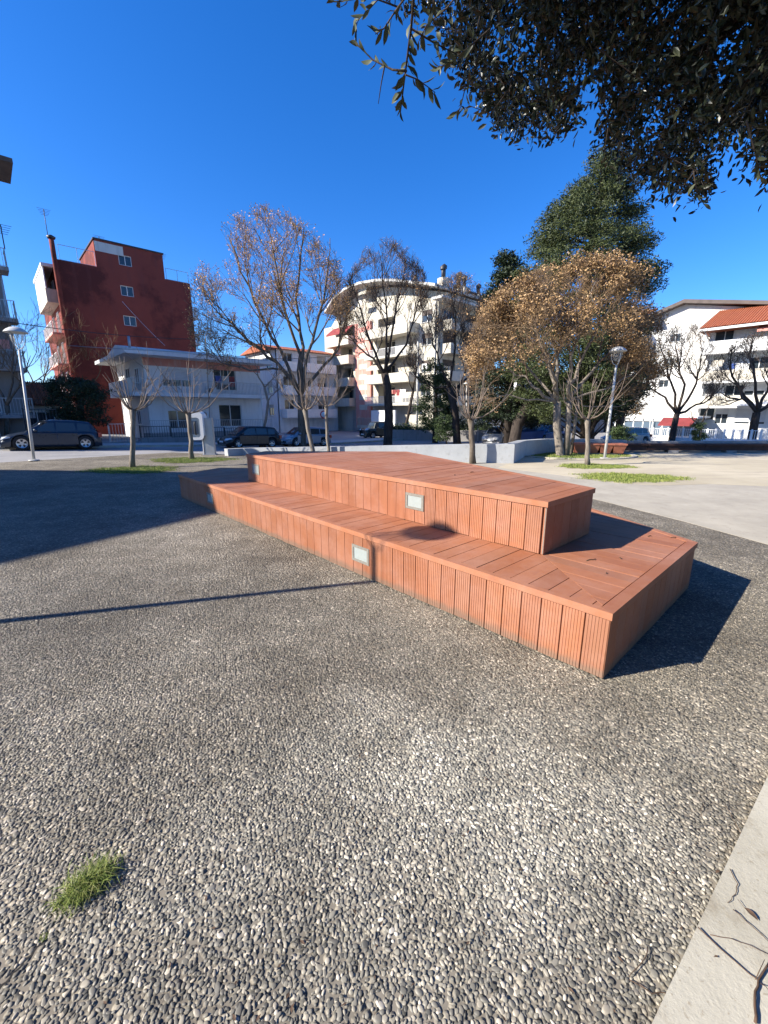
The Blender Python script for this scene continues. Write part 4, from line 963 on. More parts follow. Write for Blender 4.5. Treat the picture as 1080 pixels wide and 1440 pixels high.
# round road sign on a post
b0 = gt(457, 622); r_ = empty('road_sign', b0, radians(-8), 'round red and white road sign behind the pruned trees', 'sign')
h_ = hz(457, 583, b0[1])[2]-b0[2]; mb = MB(); mb.tube([(0,0,-.1),(0,0,h_+.3)], .03, 8); mb.build('post', M['lampgrey'], r_)
mb = MB(); mb.wheelring([(0,-.045),(.36,-.045),(.36,-.03)], 24, (0,0,h_)); mb.build('rim_disc', M['signred'], r_)
mb = MB(); mb.wheelring([(0,-.052),(.26,-.052),(.26,-.047)], 24, (0,0,h_)); mb.build('face', M['whitepaint'], r_)

# payphone
def payphone():
    c = g(297, 639.5); root = empty('payphone', c, radians(8), 'grey payphone pillar with a rounded white hood beside the young tree', 'payphone')
    S = c[1]/FPX*.97                                         # metres per pixel here
    top = hz(297, 588, c[1])[2]
    mb = MB(); mb.add([(-.20,-.09,0),(.17,-.09,0),(.17,.14,0),(-.20,.14,0),(-.23,-.09,top),(.16,-.09,top),(.16,.14,top),(-.23,.14,top)],
        [(3,2,1,0),(4,5,6,7),(0,1,5,4),(1,2,6,5),(2,3,7,6),(3,0,4,7)]); mb.build('pillar', M['metal'], root)
    mb = MB(); mb.box(-.27,-.235,-.1,.15,0,top+.02); mb.build('pillar_edge', M['whitepaint'], root)
    mb = MB(); mb.box(-.3,.22,-.14,.2,0,.03); mb.build('base_plate', M['metal'], root)
    z0, z1 = hz(280, 618, c[1])[2], hz(280, 579, c[1])[2]; x0, x1 = -.66, -.25
    def rr(x0, x1, z0, z1, r):
        P = []
        for cx, cz, a0 in ((x1-r, z0+r, -90), (x1-r, z1-r, 0), (x0+r, z1-r, 90), (x0+r, z0+r, 180)):
            for k in range(5): a = radians(a0+k*22.5); P.append((cx+r*cos(a), cz+r*sin(a)))
        return P
    for y in (-.30, .27):                                    # side cheeks: a white ring round an opening
        o_ = rr(x0, x1+.12, z0, z1, .16); i_ = rr(x0+.06, x1+.0, z0+.10, z1-.22, .10); n = len(o_); mb = MB()
        vs = [(p[0], yy, p[1]) for yy in (y, y+.03) for p in o_+i_]; fs = []
        for k in range(n):
            k2 = (k+1) % n; fs += [(k, k2, n+k2, n+k), (2*n+k, 3*n+k, 3*n+k2, 2*n+k2), (k, 2*n+k, 2*n+k2, k2), (n+k, n+k2, 3*n+k2, 3*n+k)]
        mb.add(vs, fs); mb.build('side_panel', M['whitepaint'], root)
    mb = MB(); pr = rr(x0, x1+.12, z0, z1, .16)[4:16]; 
    vs = [(p[0], y, p[1]) for y in (-.27, .27) for p in pr]; n = len(pr); mb.add(vs, [(k, k+1, n+k+1, n+k) for k in range(n-1)], True); mb.build('hood', M['whitepaint'], root)
    mb = MB(); mb.box(x0+.03,x1+.1,-.24,-.23,z0+.06,z1-.12); mb.build('inner_panel', M['metal'], root)
    mb = MB(); mb.box(-.57,-.33,-.262,.16,z0+.22,z1-.34); ph = mb.build('telephone', M['glassb'], root)
    mb = MB(); mb.tube([(-.42,-.28,z0+.2),(-.44,-.29,z0+.28),(-.44,-.29,z0+.62),(-.42,-.28,z0+.7)], .028, 8); mb.build('handset', M['darkmetal'], ph)
    for k in range(3):
        mb = MB(); mb.box(-.535,-.525,-.10,.10,z0+.2+k*.17,z0+.3+k*.17); mb.build('keypad', M['darkmetal'], ph)
payphone()

# ------------------------------------------------------------------ cars
def car(loc, rz, col, label, L=4.1, Wd=1.72, Hh=1.48, kind='hatch', tilt=0.0, grp='parked cars', extra=None):
    root = empty('parked_car', loc, rz, label, 'car', grp); root.rotation_euler = (0, tilt, rz)
    pm = paint('car_paint', col); hw = Wd/2; R = .33 if kind != 'suv' else .37
    xw = (-L/2+.80, L/2-.78)                              # front is at -x
    if kind == 'van': roofx = [(-.50,.0),(-.30,.86),(-.16,1),(.3,1),(.47,.97),(.5,.0)]
    elif kind == 'jeep': roofx = [(-.22,.0),(-.15,.95),(-.1,1),(.3,1),(.48,.96),(.495,.0)]
    elif kind == 'suv': roofx = [(-.27,.0),(-.08,.90),(.02,1),(.22,.98),(.38,.86),(.49,.0)]
    else: roofx = [(-.33,.0),(-.13,.92),(-.02,1),(.16,.99),(.38,.90),(.48,.0)]
    belt = Hh*.61 if kind != 'jeep' else Hh*.6; hood = lambda x: np.interp(x/L, [-.5,-.47,-.42,-.25,.40,.47,.5], [.48,.58,.80,.97,1.02,.96,.60] if kind != 'jeep' else [.8,.9,.97,1,1,1,.9])*belt
    st = sorted(set([round(v_, 3) for v_ in list(np.linspace(-L/2, L/2, 15))+[-L/2+.04, L/2-.04]+[w_+k*R*1.14 for w_ in xw for k in (-1,-.94,-.75,-.4,0,.4,.75,.94,1)]]))
    rings = []
    for x in st:
        zb = .20
        for w_ in xw:
            q = (R*1.13)**2-(x-w_)**2
            if q > 0: zb = max(zb, R+sqrt(q)-.01)
        e = abs(x)/(L/2); wf = hw*(1-.16*max(0, (e-.72)/.28)**2); zh = float(hood(x)); zb = min(zb, zh-.08)
        rings.append([(x, -wf*.93, zb), (x, -wf, zb+.04), (x, -wf, (zb+zh)/2 if zh-zb > .2 else zb+.05), (x, -wf*.975, zh-.04), (x, -wf*.86, zh), (x, 0, zh+.025), (x, wf*.86, zh), (x, wf*.975, zh-.04), (x, wf, (zb+zh)/2 if zh-zb > .2 else zb+.05), (x, wf, zb+.04), (x, wf*.93, zb)])
    k = len(rings[0]); mb = MB(); vs = [p for r in rings for p in r]; fs = [(i*k+j, i*k+j+1, (i+1)*k+j+1, (i+1)*k+j) for i in range(len(rings)-1) for j in range(k-1)]
    fs += [tuple(range(k)), tuple((len(rings)-1)*k+j for j in range(k))[::-1]]; mb.add(vs, fs, True)
    mb.build('body', pm, root)
    mb = MB(); mb.box(-L/2+.15, L/2-.15, -hw+.14, hw-.14, .16, .55); mb.build('underbody', M['rubber'], root)
    # cabin
    cb = []; wt = hw*.74; xs_ = [p[0]*L for p in roofx]; zr = [p[1] for p in roofx]
    def cab(x):
        t = np.interp(x, xs_, zr); zb = float(hood(x)); z = zb+(Hh-zb)*t; a = hw*.86+(wt-hw*.86)*t; return zb, z, a
    sx = sorted(set(list(np.linspace(xs_[0], xs_[-1], 13))+xs_))
    for x in sx:
        zb, z, a = cab(x); cb.append([(x, -hw*.87, zb-.02), (x, -a, z-.05*(z > zb+.2)), (x, -a*.85, z), (x, 0, z+.02), (x, a*.85, z), (x, a, z-.05*(z > zb+.2)), (x, hw*.87, zb-.02)])
    mb = MB(); k = 7; mb.add([p for r in cb for p in r], [(i*k+j, i*k+j+1, (i+1)*k+j+1, (i+1)*k+j) for i in range(len(cb)-1) for j in range(k-1)], True); mb.build('cabin', pm, root)
    def side(x, t, sgn):
        zb, z, a = cab(x); zt_ = z-.05; return (x, sgn*(hw*.87+(a-hw*.87)*t+.006), zb-.02+(zt_-zb+.02)*t)
    for sg in (-1, 1):
        for xa, xb in ((xs_[0]+.30 if kind != 'jeep' else xs_[0]+.2, .02*L), (.035*L, .23*L), (.25*L, xs_[-2] if kind != 'jeep' else .45*L)):
            if xb-xa < .1: continue
            q = [side(xa, .12, sg), side(xb, .12, sg), side(xb-.02, .88, sg)]; q += [side(max(xa, xs_[1]+.06), .88, sg)] if xa < xs_[1]+.1 else [side(xa, .88, sg)]
            mb = MB(); mb.add(q, [(0,1,2,3)]); mb.build('side_window', M['glass'], root)
        for xa, xb in ((xs_[0]+.22, .03*L), (.035*L, .24*L)):
            mb = MB(); z0 = .30; z1 = belt*.93; mb.box(xa, xb, min(sg*(hw-.01), sg*(hw+.005)), max(sg*(hw-.01), sg*(hw+.005)), z0, z1); dr = mb.build('door', pm, root)
            mb = MB(); mb.box(xb-.22, xb-.08, min(sg*hw, sg*(hw+.03)), max(sg*hw, sg*(hw+.03)), z1-.09, z1-.06); mb.build('handle', pm, dr)
        mb = MB(); mb.lathe([(0,-.07),(.07,-.06),(.09,0),(.07,.06),(0,.07)], 10, (xs_[0]+.42, sg*(hw+.03), belt+.08)); mb.build('mirror', pm, root)
        mb = MB(); zz = float(hood(-L/2+.2)); xa = -L/2
        mb.add([(xa+.03, sg*hw*.45, zz*.86), (xa+.07, sg*hw*.90, zz*.9), (xa+.42, sg*hw*.985, zz*1.05), (xa+.30, sg*hw*.93, zz*1.16), (xa+.10, sg*hw*.55, zz*1.08)], [(0,1,2,3,4)])
        mb.v = [(p[0]-.02, p[1]+sg*.012, p[2]-.0) for p in mb.v]; mb.build('headlight', M['lens'], root)
        mb = MB(); mb.box(L/2-.16, L/2+.008, min(sg*hw*.66, sg*hw*.93), max(sg*hw*.66, sg*hw*.93), belt*.72, belt*.98); mb.build('tail_light', M['tail'], root)
    def cross(xa, xb, name):                              # windscreen and rear window lie 6 mm over the cabin skin
        _, z0, a0 = cab(xa); _, z1, a1 = cab(xb); nx_ = -(z1-z0); nz = (xb-xa); l = sqrt(nx_**2+nz**2); ox, oz = nx_/l*.03, abs(nz)/l*.03
        mb = MB(); mb.add([(xa+ox, -a0*.84, z0+oz), (xa+ox, a0*.84, z0+oz), (xb+ox, a1*.82, z1+oz), (xb+ox, -a1*.82, z1+oz)], [(0,1,2,3)]); mb.build(name, M['glass'], root)
    cross(xs_[0]+.10, xs_[1]-.03, 'windscreen')
    xa, xb = xs_[-1]-.05, xs_[-2]+.04; _, z0, a0 = cab(xa); _, z1, a1 = cab(xb); mb = MB()
    mb.add([(xa+.04, -a0*.82, z0+.03), (xa+.04, a0*.82, z0+.03), (xb+.04, a1*.8, z1+.01), (xb+.04, -a1*.8, z1+.01)], [(0,1,2,3)]); mb.build('rear_window', M['glass'], root)
    for w_ in xw:
        for sg in (-1, 1):
            y = sg*(hw-.10); mb = MB(); mb.wheelring([(R*.62,-.09),(R*.93,-.10),(R,-.07),(R,.07),(R*.93,.10),(R*.62,.09)], 22); wh = mb.build('wheel', M['rubber'], root, (w_, y, R))
            mb = MB(); mb.wheelring([(R*.63,-.085*sg*-1),(R*.60,.075*sg),(R*.2,.06*sg),(.0,.065*sg)], 22); rim = mb.build('rim', M['rim'], wh)
            mb = MB()
            for q in range(5):
                a = 2*pi*q/5+.3; mb.add([(R*.24*cos(a-.35), .082*sg, R*.24*sin(a-.35)), (R*.54*cos(a-.3), .078*sg, R*.54*sin(a-.3)), (R*.54*cos(a+.3), .078*sg, R*.54*sin(a+.3)), (R*.24*cos(a+.35), .082*sg, R*.24*sin(a+.35))], [(0,1,2,3)])
            mb.build('rim_slots', M['darkmetal'], wh)
    mb = MB(); mb.box(-L/2-.015, -L/2+.05, -hw*.55, hw*.55, .30, .44); mb.build('grille', M['darkmetal'], root)
    mb = MB(); mb.box(-L/2-.03, -L/2-.016, -.26, .26, .37, .48); mb.build('number_plate', M['plate'], root)
    mb = MB(); mb.box(L/2+.0, L/2+.012, -.26, .26, .52, .63); mb.build('number_plate', M['plate'], root)
    return root
def park(px_x, n, rz_off, col, label, **kw):
    """park on the line n = const at the picture column px_x"""
    r = ray(px_x, 600); t = n/(r[:2]@U); P = r[:2]*t; z = zs(P)
    return car((P[0], P[1], z), AX+rz_off, col, label, tilt=math.atan(.035), **kw)
park(70, 28.6, 0, (.022,.032,.05), 'dark blue-grey SUV parked on the far left of the street', L=4.2, Wd=1.8, Hh=1.54, kind='suv')
park(350, 27.6, 0, (.012,.012,.014), 'black hatchback parked right of the payphone', L=3.95, Wd=1.68, Hh=1.44)
park(427, 28.4, 0, (.20,.25,.31), 'light blue-grey hatchback parked right of the black one', L=4.0, Wd=1.7, Hh=1.46)
b0 = hz(530, 608, 46); b0[2] = zs(b0); car(b0, radians(35), (.02,.025,.022), 'small boxy black off-roader seen beyond the thick dark trunk', L=3.6, Wd=1.6, Hh=1.68, kind='jeep')
b0 = hz(699, 616, 37); b0[2] = zs(b0); car(b0, radians(60), (.6,.6,.6), 'white hatchback facing the square behind the low wall', L=3.9, Wd=1.7, Hh=1.46)
b0 = hz(748+20, 612, 40); b0[2] = zs(b0); car(b0, radians(30), (.05,.09,.2), 'blue car partly hidden left of the three-trunk tree', L=4.0, Wd=1.7, Hh=1.46)
b0 = hz(880, 614, 36); b0[2] = zs(b0); car(b0, radians(20), (.25,.27,.28), 'grey car parked under the awning by the white buildings', L=4.1, Wd=1.7, Hh=1.46)
# dark leaning trunk beside the white car
b0 = hz(722, 618, 31); b0[2] = zs(b0)
pxtree(b0, 31, [(722,618),(728,595),(742,570)], [[(742,570),(755,545),(770,520)],[(742,570),(735,545),(725,520)]], .42, dict(DP, max=2, n=[0,3,3,0]), 'heavy dark leaning trunk right of the white car', M['barkd'], M['twigd'], seed=71, name='leaning_tree', kids=(3, 1.5), rl=[.25,.18])
def bin_(x, Y_, col, label):
    b0 = hz(x, 614, Y_); b0[2] = zs(b0); r = empty('waste_bin', b0, .3, label, 'bin', 'blue waste bins')
    mb = MB(); mb.add([(-.5,-.4,.15),(.5,-.4,.15),(.5,.4,.15),(-.5,.4,.15),(-.65,-.52,1.15),(.65,-.52,1.15),(.65,.52,1.15),(-.65,.52,1.15)], [(3,2,1,0),(4,5,6,7),(0,1,5,4),(1,2,6,5),(2,3,7,6),(3,0,4,7)]); mb.build('body', M['blue'], r)
    mb = MB(); mb.xprism([(-.55,1.155),(-.5,1.22),(.0,1.34),(.5,1.22),(.55,1.155)], -.68, .68); mb.build('lid', M['blue'], r)
    for sx in (-.45, .45):
        for sy in (-.35, .35): mb = MB(); mb.wheelring([(0,-.03),(.09,-.03),(.09,.03),(0,.03)], 10, (sx, sy, .09)); mb.build('wheel', M['rubber'], r)
bin_(737, 34, 0, 'left blue wheeled waste bin behind the curved wall'); bin_(750, 35.5, 0, 'right blue wheeled waste bin behind the curved wall')

# ------------------------------------------------------------------ building kit
FR = {}
def win_mesh(w, h, cols=2, rows=1, t=.06):
    k = ('f', round(w,2), round(h,2), cols, rows)
    if k not in FR:
        b = MB(); b.box(-w/2, w/2, -.05, .03, 0, t); b.box(-w/2, w/2, -.05, .03, h-t, h); b.box(-w/2, -w/2+t, -.05, .03, t, h-t); b.box(w/2-t, w/2, -.05, .03, t, h-t)
        for i in range(1, cols): x = -w/2+w*i/cols; b.box(x-.03, x+.03, -.045, .025, t, h-t)
        for i in range(1, rows): z = h*i/rows; b.box(-w/2+t, w/2-t, -.04, .02, z-.025, z+.025)
        FR[k] = b.mesh('window', M['frame']); b = MB(); b.box(-w/2+t, w/2-t, 0, .01, t, h-t); FR[('p',)+k[1:3]] = b.mesh('pane', M['glass'])
    return FR[k], FR[('p',)+k[1:3]]
def add_window(root, T, x, z, w, h, cols=2, rows=1, shut=0.0, smat='shutter', sill=True, name='window'):
    """T = (origin xy, angle): facade whose own x runs along it and whose -y looks outwards"""
    (ox, oy), a = T; f, p = win_mesh(w, h, cols, rows); X = ox+cos(a)*x-sin(a)*.14; Y_ = oy+sin(a)*x+cos(a)*.14
    o = inst(name, f, root, (X, Y_, z), a); inst('pane', p, o)
    if shut > 0:
        k = ('s', round(w,2), round(h,2), shut, smat)
        if k not in FR:
            b = MB(); n = max(3, int(h*shut/.12)); hh_ = h*shut/n
            for i in range(n): b.xprism([(-.07, h-(i+1)*hh_+.004), (-.085, h-(i+.5)*hh_), (-.07, h-i*hh_-.004), (-.055, h-i*hh_-.004), (-.055, h-(i+1)*hh_+.004)], -w/2+.02, w/2-.02)
            FR[k] = b.mesh('roller_shutter', M[smat])
        inst('roller_shutter', FR[k], o)
    if sill:
        k = ('sill', round(w,2))
        if k not in FR: b = MB(); b.box(-w/2-.08, w/2+.08, -.22, -.052, -.05, -.002); FR[k] = b.mesh('sill', M['greyl'])
        inst('sill', FR[k], o)
    return o
def facade(root, T, x0, x1, z0, z1, holes, mat, name='wall', depth=.16, thick=.3):
    """wall slab with real openings; holes = (x centre, z, w, h)"""
    (ox, oy), a = T; b = MB(); xs_ = sorted(set([x0, x1]+[h[0]-h[2]/2 for h in holes]+[h[0]+h[2]/2 for h in holes])); zs_ = sorted(set([z0, z1]+[h[1] for h in holes]+[h[1]+h[3] for h in holes]))
    xs_ = [v_ for v_ in xs_ if x0 <= v_ <= x1]; zs_ = [v_ for v_ in zs_ if z0 <= v_ <= z1]
    inh = lambda x, z: any(abs(x-h[0]) < h[2]/2 and h[1] < z < h[1]+h[3] for h in holes)
    for i in range(len(zs_)-1):
        run = None
        for j in range(len(xs_)-1):
            solid = not inh((xs_[j]+xs_[j+1])/2, (zs_[i]+zs_[i+1])/2)
            if solid and run is None: run = xs_[j]
            if (not solid or j == len(xs_)-2) and run is not None:
                e = xs_[j+1] if solid else xs_[j]; b.add([(run,0,zs_[i]),(e,0,zs_[i]),(e,0,zs_[i+1]),(run,0,zs_[i+1])], [(0,1,2,3)]); run = None
    for h in holes:
        a0, a1, c0, c1 = h[0]-h[2]/2, h[0]+h[2]/2, h[1], h[1]+h[3]
        b.add([(a0,0,c0),(a1,0,c0),(a1,0,c1),(a0,0,c1),(a0,thick,c0),(a1,thick,c0),(a1,thick,c1),(a0,thick,c1)], [(0,4,5,1),(1,5,6,2),(2,6,7,3),(3,7,4,0),(4,7,6,5)])
    o = b.build(name, mat, root, (ox, oy, 0), a); return o
def rail_bars(b, x0, x1, y, z0, h, gap=.12, r=.012, top=True):
    n = max(2, int((x1-x0)/gap))
    for i in range(n+1): x = x0+(x1-x0)*i/n; b.box(x-r, x+r, y-r, y+r, z0, z0+h-.02)
    b.box(x0-r, x1+r, y-.022, y+.022, z0+h-.02, z0+h+.02); b.box(x0-r, x1+r, y-.018, y+.018, z0+.04, z0+.065)
def balcony(root, T, x0, x1, z, d=1.3, kind='rail', h=1.0, smat='whitegrey', rmat='whitepaint', gap=.14, slab=.18, name='balcony'):
    (ox, oy), a = T
    b = MB(); b.box(x0, x1, -d, -.004, z-slab, z); o = b.build(name, M[smat], root, (ox, oy, 0), a); b = MB()
    if kind == 'rail':
        rail_bars(b, x0+.04, x1-.04, -d+.05, z, h, gap)
        for sx in (x0+.04, x1-.04):
            n = int(d/gap)
            for i in range(n): y = -d+.05+(d-.1)*i/n; b.box(sx-.012, sx+.012, y-.012, y+.012, z, z+h-.02)
            b.box(sx-.02, sx+.02, -d+.05, -.01, z+h-.02, z+h+.02)
        b.build('railing', M[rmat], o)
    elif kind == 'solid':
        b.box(x0, x1, -d, -d+.10, z+.002, z+h); b.box(x0, x0+.1, -d+.102, -.006, z+.002, z+h); b.box(x1-.1, x1, -d+.102, -.006, z+.002, z+h); b.build('parapet', M[rmat], o)
    elif kind == 'glass':
        b.box(x0, x1, -d, -d+.03, z+.05, z+h); b.build('parapet', M[rmat], o)
    return o
def bldg(name, s0, n0, label, cat='building'):
    P = sn(s0, n0); return empty(name, (*P, 0), AX, label, cat)
def block(root, poly, z0, z1, mat, name='wall'):
    b = MB(); b.prism(poly, z0, z1); return b.build(name, M[mat] if isinstance(mat, str) else mat, root)
def ac_unit(root, T, x, z, d=.45):
    (ox, oy), a = T; b = MB(); b.box(x-.42, x+.42, -d, -d+.32, z, z+.58); o = b.build('air_conditioner', M['whitepaint'], root, (ox, oy, 0), a)
    b = MB(); b.wheelring([(0,-d-.006),(.2,-d-.006),(.2,-d-.001)], 14, (x-.1, 0, z+.29)); b.build('fan_grille', M['darkmetal'], o)
    b = MB(); b.box(x-.36, x-.32, -d+.32, -.003, z-.05, z-.005); b.box(x+.32, x+.36, -d+.32, -.003, z-.05, z-.005); b.build('bracket', M['metal'], o)
def sunblind(root, T, x0, x1, z, drop, mat, d=1.5):
    (ox, oy), a = T; b = MB(); n = 8
    pts = [(-.06-(d-.06)*i/n, z-drop*(i/n)**1.1) for i in range(n+1)]
    b.xprism(pts+[(p[0], p[1]+.02) for p in pts[::-1]], x0, x1); b.box(x0, x1, -d-.02, -d+.01, z-drop-.2, z-drop-.005); b.build('sun_blind', M[mat], root, (ox, oy, 0), a)
def washing(root, T, x0, x1, y, z):
    (ox, oy), a = T; x = x0
    b = MB(); b.tube([(x0-.1,y,z),(x1+.1,y,z)], .012, 4); b.build('washing_line', M['metal'], root, (ox, oy, 0), a)
    while x < x1-.3:
        w = random.uniform(.3, .6); h = random.uniform(.4, .9); b = MB()
        b.add([(x,y,z),(x+w*.5,y-.03,z),(x+w,y,z),(x+w,y-.02,z-h),(x+w*.5,y+.03,z-h*1.03),(x,y-.01,z-h)], [(0,1,4,5),(1,2,3,4)], True); b.build('laundry', M[random.choice(['whitepaint','blue','shutter','pink','awning'])], root, (ox, oy, 0), a); x += w+.08
def antenna(root, x, y, z, h):
    b = MB(); b.tube([(x,y,z),(x,y,z+h)], .03, 5); 
    for k in range(5): b.tube([(x-.5+.06*k, y, z+h-.12*k), (x+.5-.06*k, y, z+h-.12*k)], .014, 3)
    b.tube([(x,y-.5,z+h-.3),(x,y+.5,z+h-.3)], .014, 3); b.build('antenna', M['darkmetal'], root)
FT = ((0, 0), 0.0)                                          # street facade of a block whose corner is its origin
def LT(ny): return ((0, ny), -pi/2)                         # left end: own x runs from the far corner towards the street

# --- red apartment house
NR = 52.0
def red_building():
    pt = lambda x, y: pn(x, y, NR)
    sL = pt(94, 470)[0]; r = bldg('red_apartment_building', sL, NR, 'tall apartment building with blank faded red end wall and three small windows')
    z1 = pt(84, 365)[1]; xa = pt(135, 360)[0]-sL; xb = pt(229, 365)[0]-sL; z2 = pt(133, 336)[1]; xc = pt(272, 450)[0]-sL; z3 = pt(231, 392)[1]
    holes = []
    for wx, wy in ((176, 366), (179, 409), (183, 451)):
        s_, z_ = pt(wx, wy); holes.append((s_-sL, z_-.5, 1.15, .95))
    facade(r, FT, 0, xc, -2, min(z1, z3), [h for h in holes if h[1] < min(z1, z3)-1], M['red'])
    zc = min(z1, z3)
    facade(r, FT, 0, xa, zc, z1, [], M['red'], 'parapet_wall') if z1 > zc+.05 else None
    facade(r, FT, xa, xb, zc, z2, [h for h in holes if h[1] >= zc-1], M['red'], 'upper_wall')
    if z3 > zc+.05: facade(r, FT, xb, xc, zc, z3, [], M['red'], 'parapet_wall')
    for h in holes: add_window(r, FT, h[0], h[1], h[2], h[3], 2, sill=False)
    block(r, [(0,.31),(xc,.31),(xc,14),(0,14)], -2, zc-.02, 'red', 'core')
    block(r, [(xa,.31),(xb,.31),(xb,8),(xa,8)], zc-.015, z2-.01, 'red', 'stair_tower')
    b = MB(); b.box(xa-.1, xb+.1, -.1, 8.1, z2, z2+.12); b.build('coping', M['darkmetal'], r)
    b = MB(); b.box(xa-.005, xa+2.4, -.006, -.001, z2-1.0, z2-.15); b.build('bare_plaster_patch', M['greyl'], r)
    b = MB(); b.tube([(-.05,-.25,-1),(-.05,-.25,z1+.3),(-.05,-.25,z1+1.6)], [.2,.2,.2], 12); b.build('flue_pipe', M['red'], r)
    b = MB(); b.lathe([(.30,z1+1.55),(.36,z1+1.7),(.1,z1+1.85)], 12, (-.05,-.25,0)); b.build('flue_cap', M['darkmetal'], r)
    b = MB(); rail_bars(b, .4, xa-.1, .1, z1, 1.3, 1.2, .02); b.build('roof_railing', M['metal'], r)
    b = MB(); rail_bars(b, xb+.2, xc-.1, .1, z3, 1.1, 1.0, .02); b.build('roof_railing', M['metal'], r)
    antenna(r, -.2, .2, z1+1.8, 2.2); antenna(r, 4.2, 2, z1, 3.4); antenna(r, xc-2, 2, z3, 3.0)
    # end facade on the left with balconies
    Lf = LT(14.0)
    zz = [z1-3.4-2.83*k for k in range(5)]
    b = MB(); b.box(-1.0, -.02, 1.0, 9.0, zz[0]+2.9, zz[0]+3.15); b.build('roof_canopy', M['whitegrey'], r)
    b = MB(); b.box(-.92, -.82, 1.2, 8.6, zz[0]+.002, zz[0]+2.89); b.build('balcony_screen', M['whitegrey'], r)
    for k, z in enumerate(zz): balcony(r, Lf, 5.6, 12.9, z, .95, 'solid' if k == 0 else 'rail', 1.0, 'pink' if k else 'cream', 'cream' if k == 0 else 'whitepaint')
    for k, z in enumerate(zz):
        for x in (7, 10.5): add_window(r, ((-.16, 14.0), -pi/2), x, z+.1, 1.3, 2.1, 2)
    # right end with balconies
    Rt = ((xc, 0), pi/2)
    for k in range(5): balcony(r, Rt, .8, 8, z3-3.2-2.83*k, .9, 'rail', 1.0, 'whitegrey', 'whitepaint')
red_building()

# --- white two-storey house
NW = 38.5
def white_house():
    pt = lambda x, y: pn(x, y, NW)
    sL = pt(207, 560)[0]; sR = pt(368, 560)[0]; L = sR-sL; r = bldg('white_house', sL, NW, 'white two-storey house with flat overhanging roof and long balcony', 'house')
    z0 = -2; zf1 = pt(207, 552)[1]; zr = pt(207, 502)[1]; D = 9
    def hp(x, y0, y1, w): s_, z_ = pt(x, y1); return (s_-sL, z_, w, pt(x, y0)[1]-z_)
    up = [hp(250, 519, 544, 2.3), hp(318, 518, 549, 2.0)]; lo = [hp(252, 577, 603, 1.5), hp(326, 569, 600, 2.1)]
    facade(r, FT, 0, L, z0, zf1-.01, lo, M['whitegrey'], 'wall'); facade(r, FT, 0, L, zf1, zr, up, M['whitegrey'], 'wall')
    for h in lo: add_window(r, FT, h[0], h[1], h[2], h[3], 2, 1, sill=False)
    add_window(r, FT, up[0][0], up[0][1], up[0][2], up[0][3], 3, 1, .62, 'shutterw', False); add_window(r, FT, up[1][0], up[1][1], up[1][2], up[1][3], 3, 1, sill=False)
    block(r, [(.0,.31),(L,.31),(L,D),(.0,D)], z0, zr-.01, 'white', 'core')
    eave = pt(207, 497)[1]
    b = MB(); b.box(-1.6, L+.6, -1.7, D+.5, zr, zr+.28); b.build('roof_slab', M['white'], r)
    b = MB(); b.prism([(-1.3,-1.4),(L+.4,-1.4),(L+.4,D+.3),(-1.3,D+.3)], zr+.285, zr+.42); b.build('roof_upstand', M['greyl'], r)
    b = MB(); b.xprism([(-1.2,zr+.425),(3.6,zr+1.15),(8.4,zr+.425)], -1.0, L*.62); b.build('roof_ridge', M['white'], r)
    b = MB(); b.box(-.003, L, -.006, -.001, zr-.62, zr-.02); b.build('red_band', M['pink'], r)
    balcony(r, FT, -1.3, L+.2, zf1, 1.35, 'rail', 1.0, 'white', 'metal', .13, .3)
    b = MB(); b.box(-1.3,-.01,-.0,6.5,zf1-.3,zf1-.004); b.box(-1.3,-1.18,-.0,6.5,zf1+.0,zf1+.95); b.build('side_balcony', M['white'], r)
    add_window(r, ((-.16, D), -pi/2), 4, zf1+.1, 1.4, 2.1, 2, sill=False); add_window(r, ((-.16, D), -pi/2), 7, zf1+.8, 1.2, 1.2, 2)
    add_window(r, ((-.16, D), -pi/2), 6, .6, 1.2, 1.2, 2)
    b = MB(); b.tube([(-1.0,-1.0,zr+.3),(-1.0,-1.0,zr+1.3)], .09, 10); b.build('chimney_pipe', M['metal'], r)
    ac_unit(r, FT, up[0][0]+2.6, zf1+.02, .5); ac_unit(r, FT, lo[1][0]-2.4, 1.2, .36); washing(r, FT, 5.2, 7.0, -1.1, zf1+1.5)
    # raised terrace with railing
    zt0 = zs(sn(sL+4, NW-3)); b = MB(); b.box(-.6, L, -2.0, -.01, z0, zt0+.75); b.build('terrace', M['greyw'], r)
    b = MB(); rail_bars(b, -.5, L-.1, -1.9, zt0+.75, 1.0, .16); b.build('terrace_railing', M['metal'], r)
    return zt0
white_house()
# railing fence in front of the houses
def rail_fence(s0, s1, n, h, label, mat='metal', base=.35, gap=.16):
    a = sn(s0, n); z = zs(a); z2 = zs(sn(s1, n)); L = s1-s0; r = empty('railing_fence', (*a, 0), AX, label, 'fence'); k = max(1, round(L/2))
    for i in range(k):
        x0 = L*i/k; x1 = L*(i+1)/k; zz = z+(z2-z)*(i+.5)/k+.1
        b = MB(); b.box(x0, x1-.002, -.1, .1, zz-.8, zz+base); b.build('base_wall', M['greyw'], r)
        b = MB(); rail_bars(b, x0+.06, x1-.06, 0, zz+base, h, gap, .011); b.build('rail_panel', M[mat], r)
        b = MB(); b.box(x0-.03, x0+.03, -.03, .03, zz+base, zz+base+h+.08); b.build('post', M[mat], r)
rail_fence(pn(152, 600, 32.5)[0], pn(192, 600, 32.5)[0], 32.5, 1.15, 'short light metal railing before the foot of the red building', 'metal', .1)
rail_fence(pn(196, 600, 33.5)[0], pn(380, 600, 33.5)[0], 33.5, .75, 'long low railing on a dark base in front of the white house', 'darkmetal', .35)
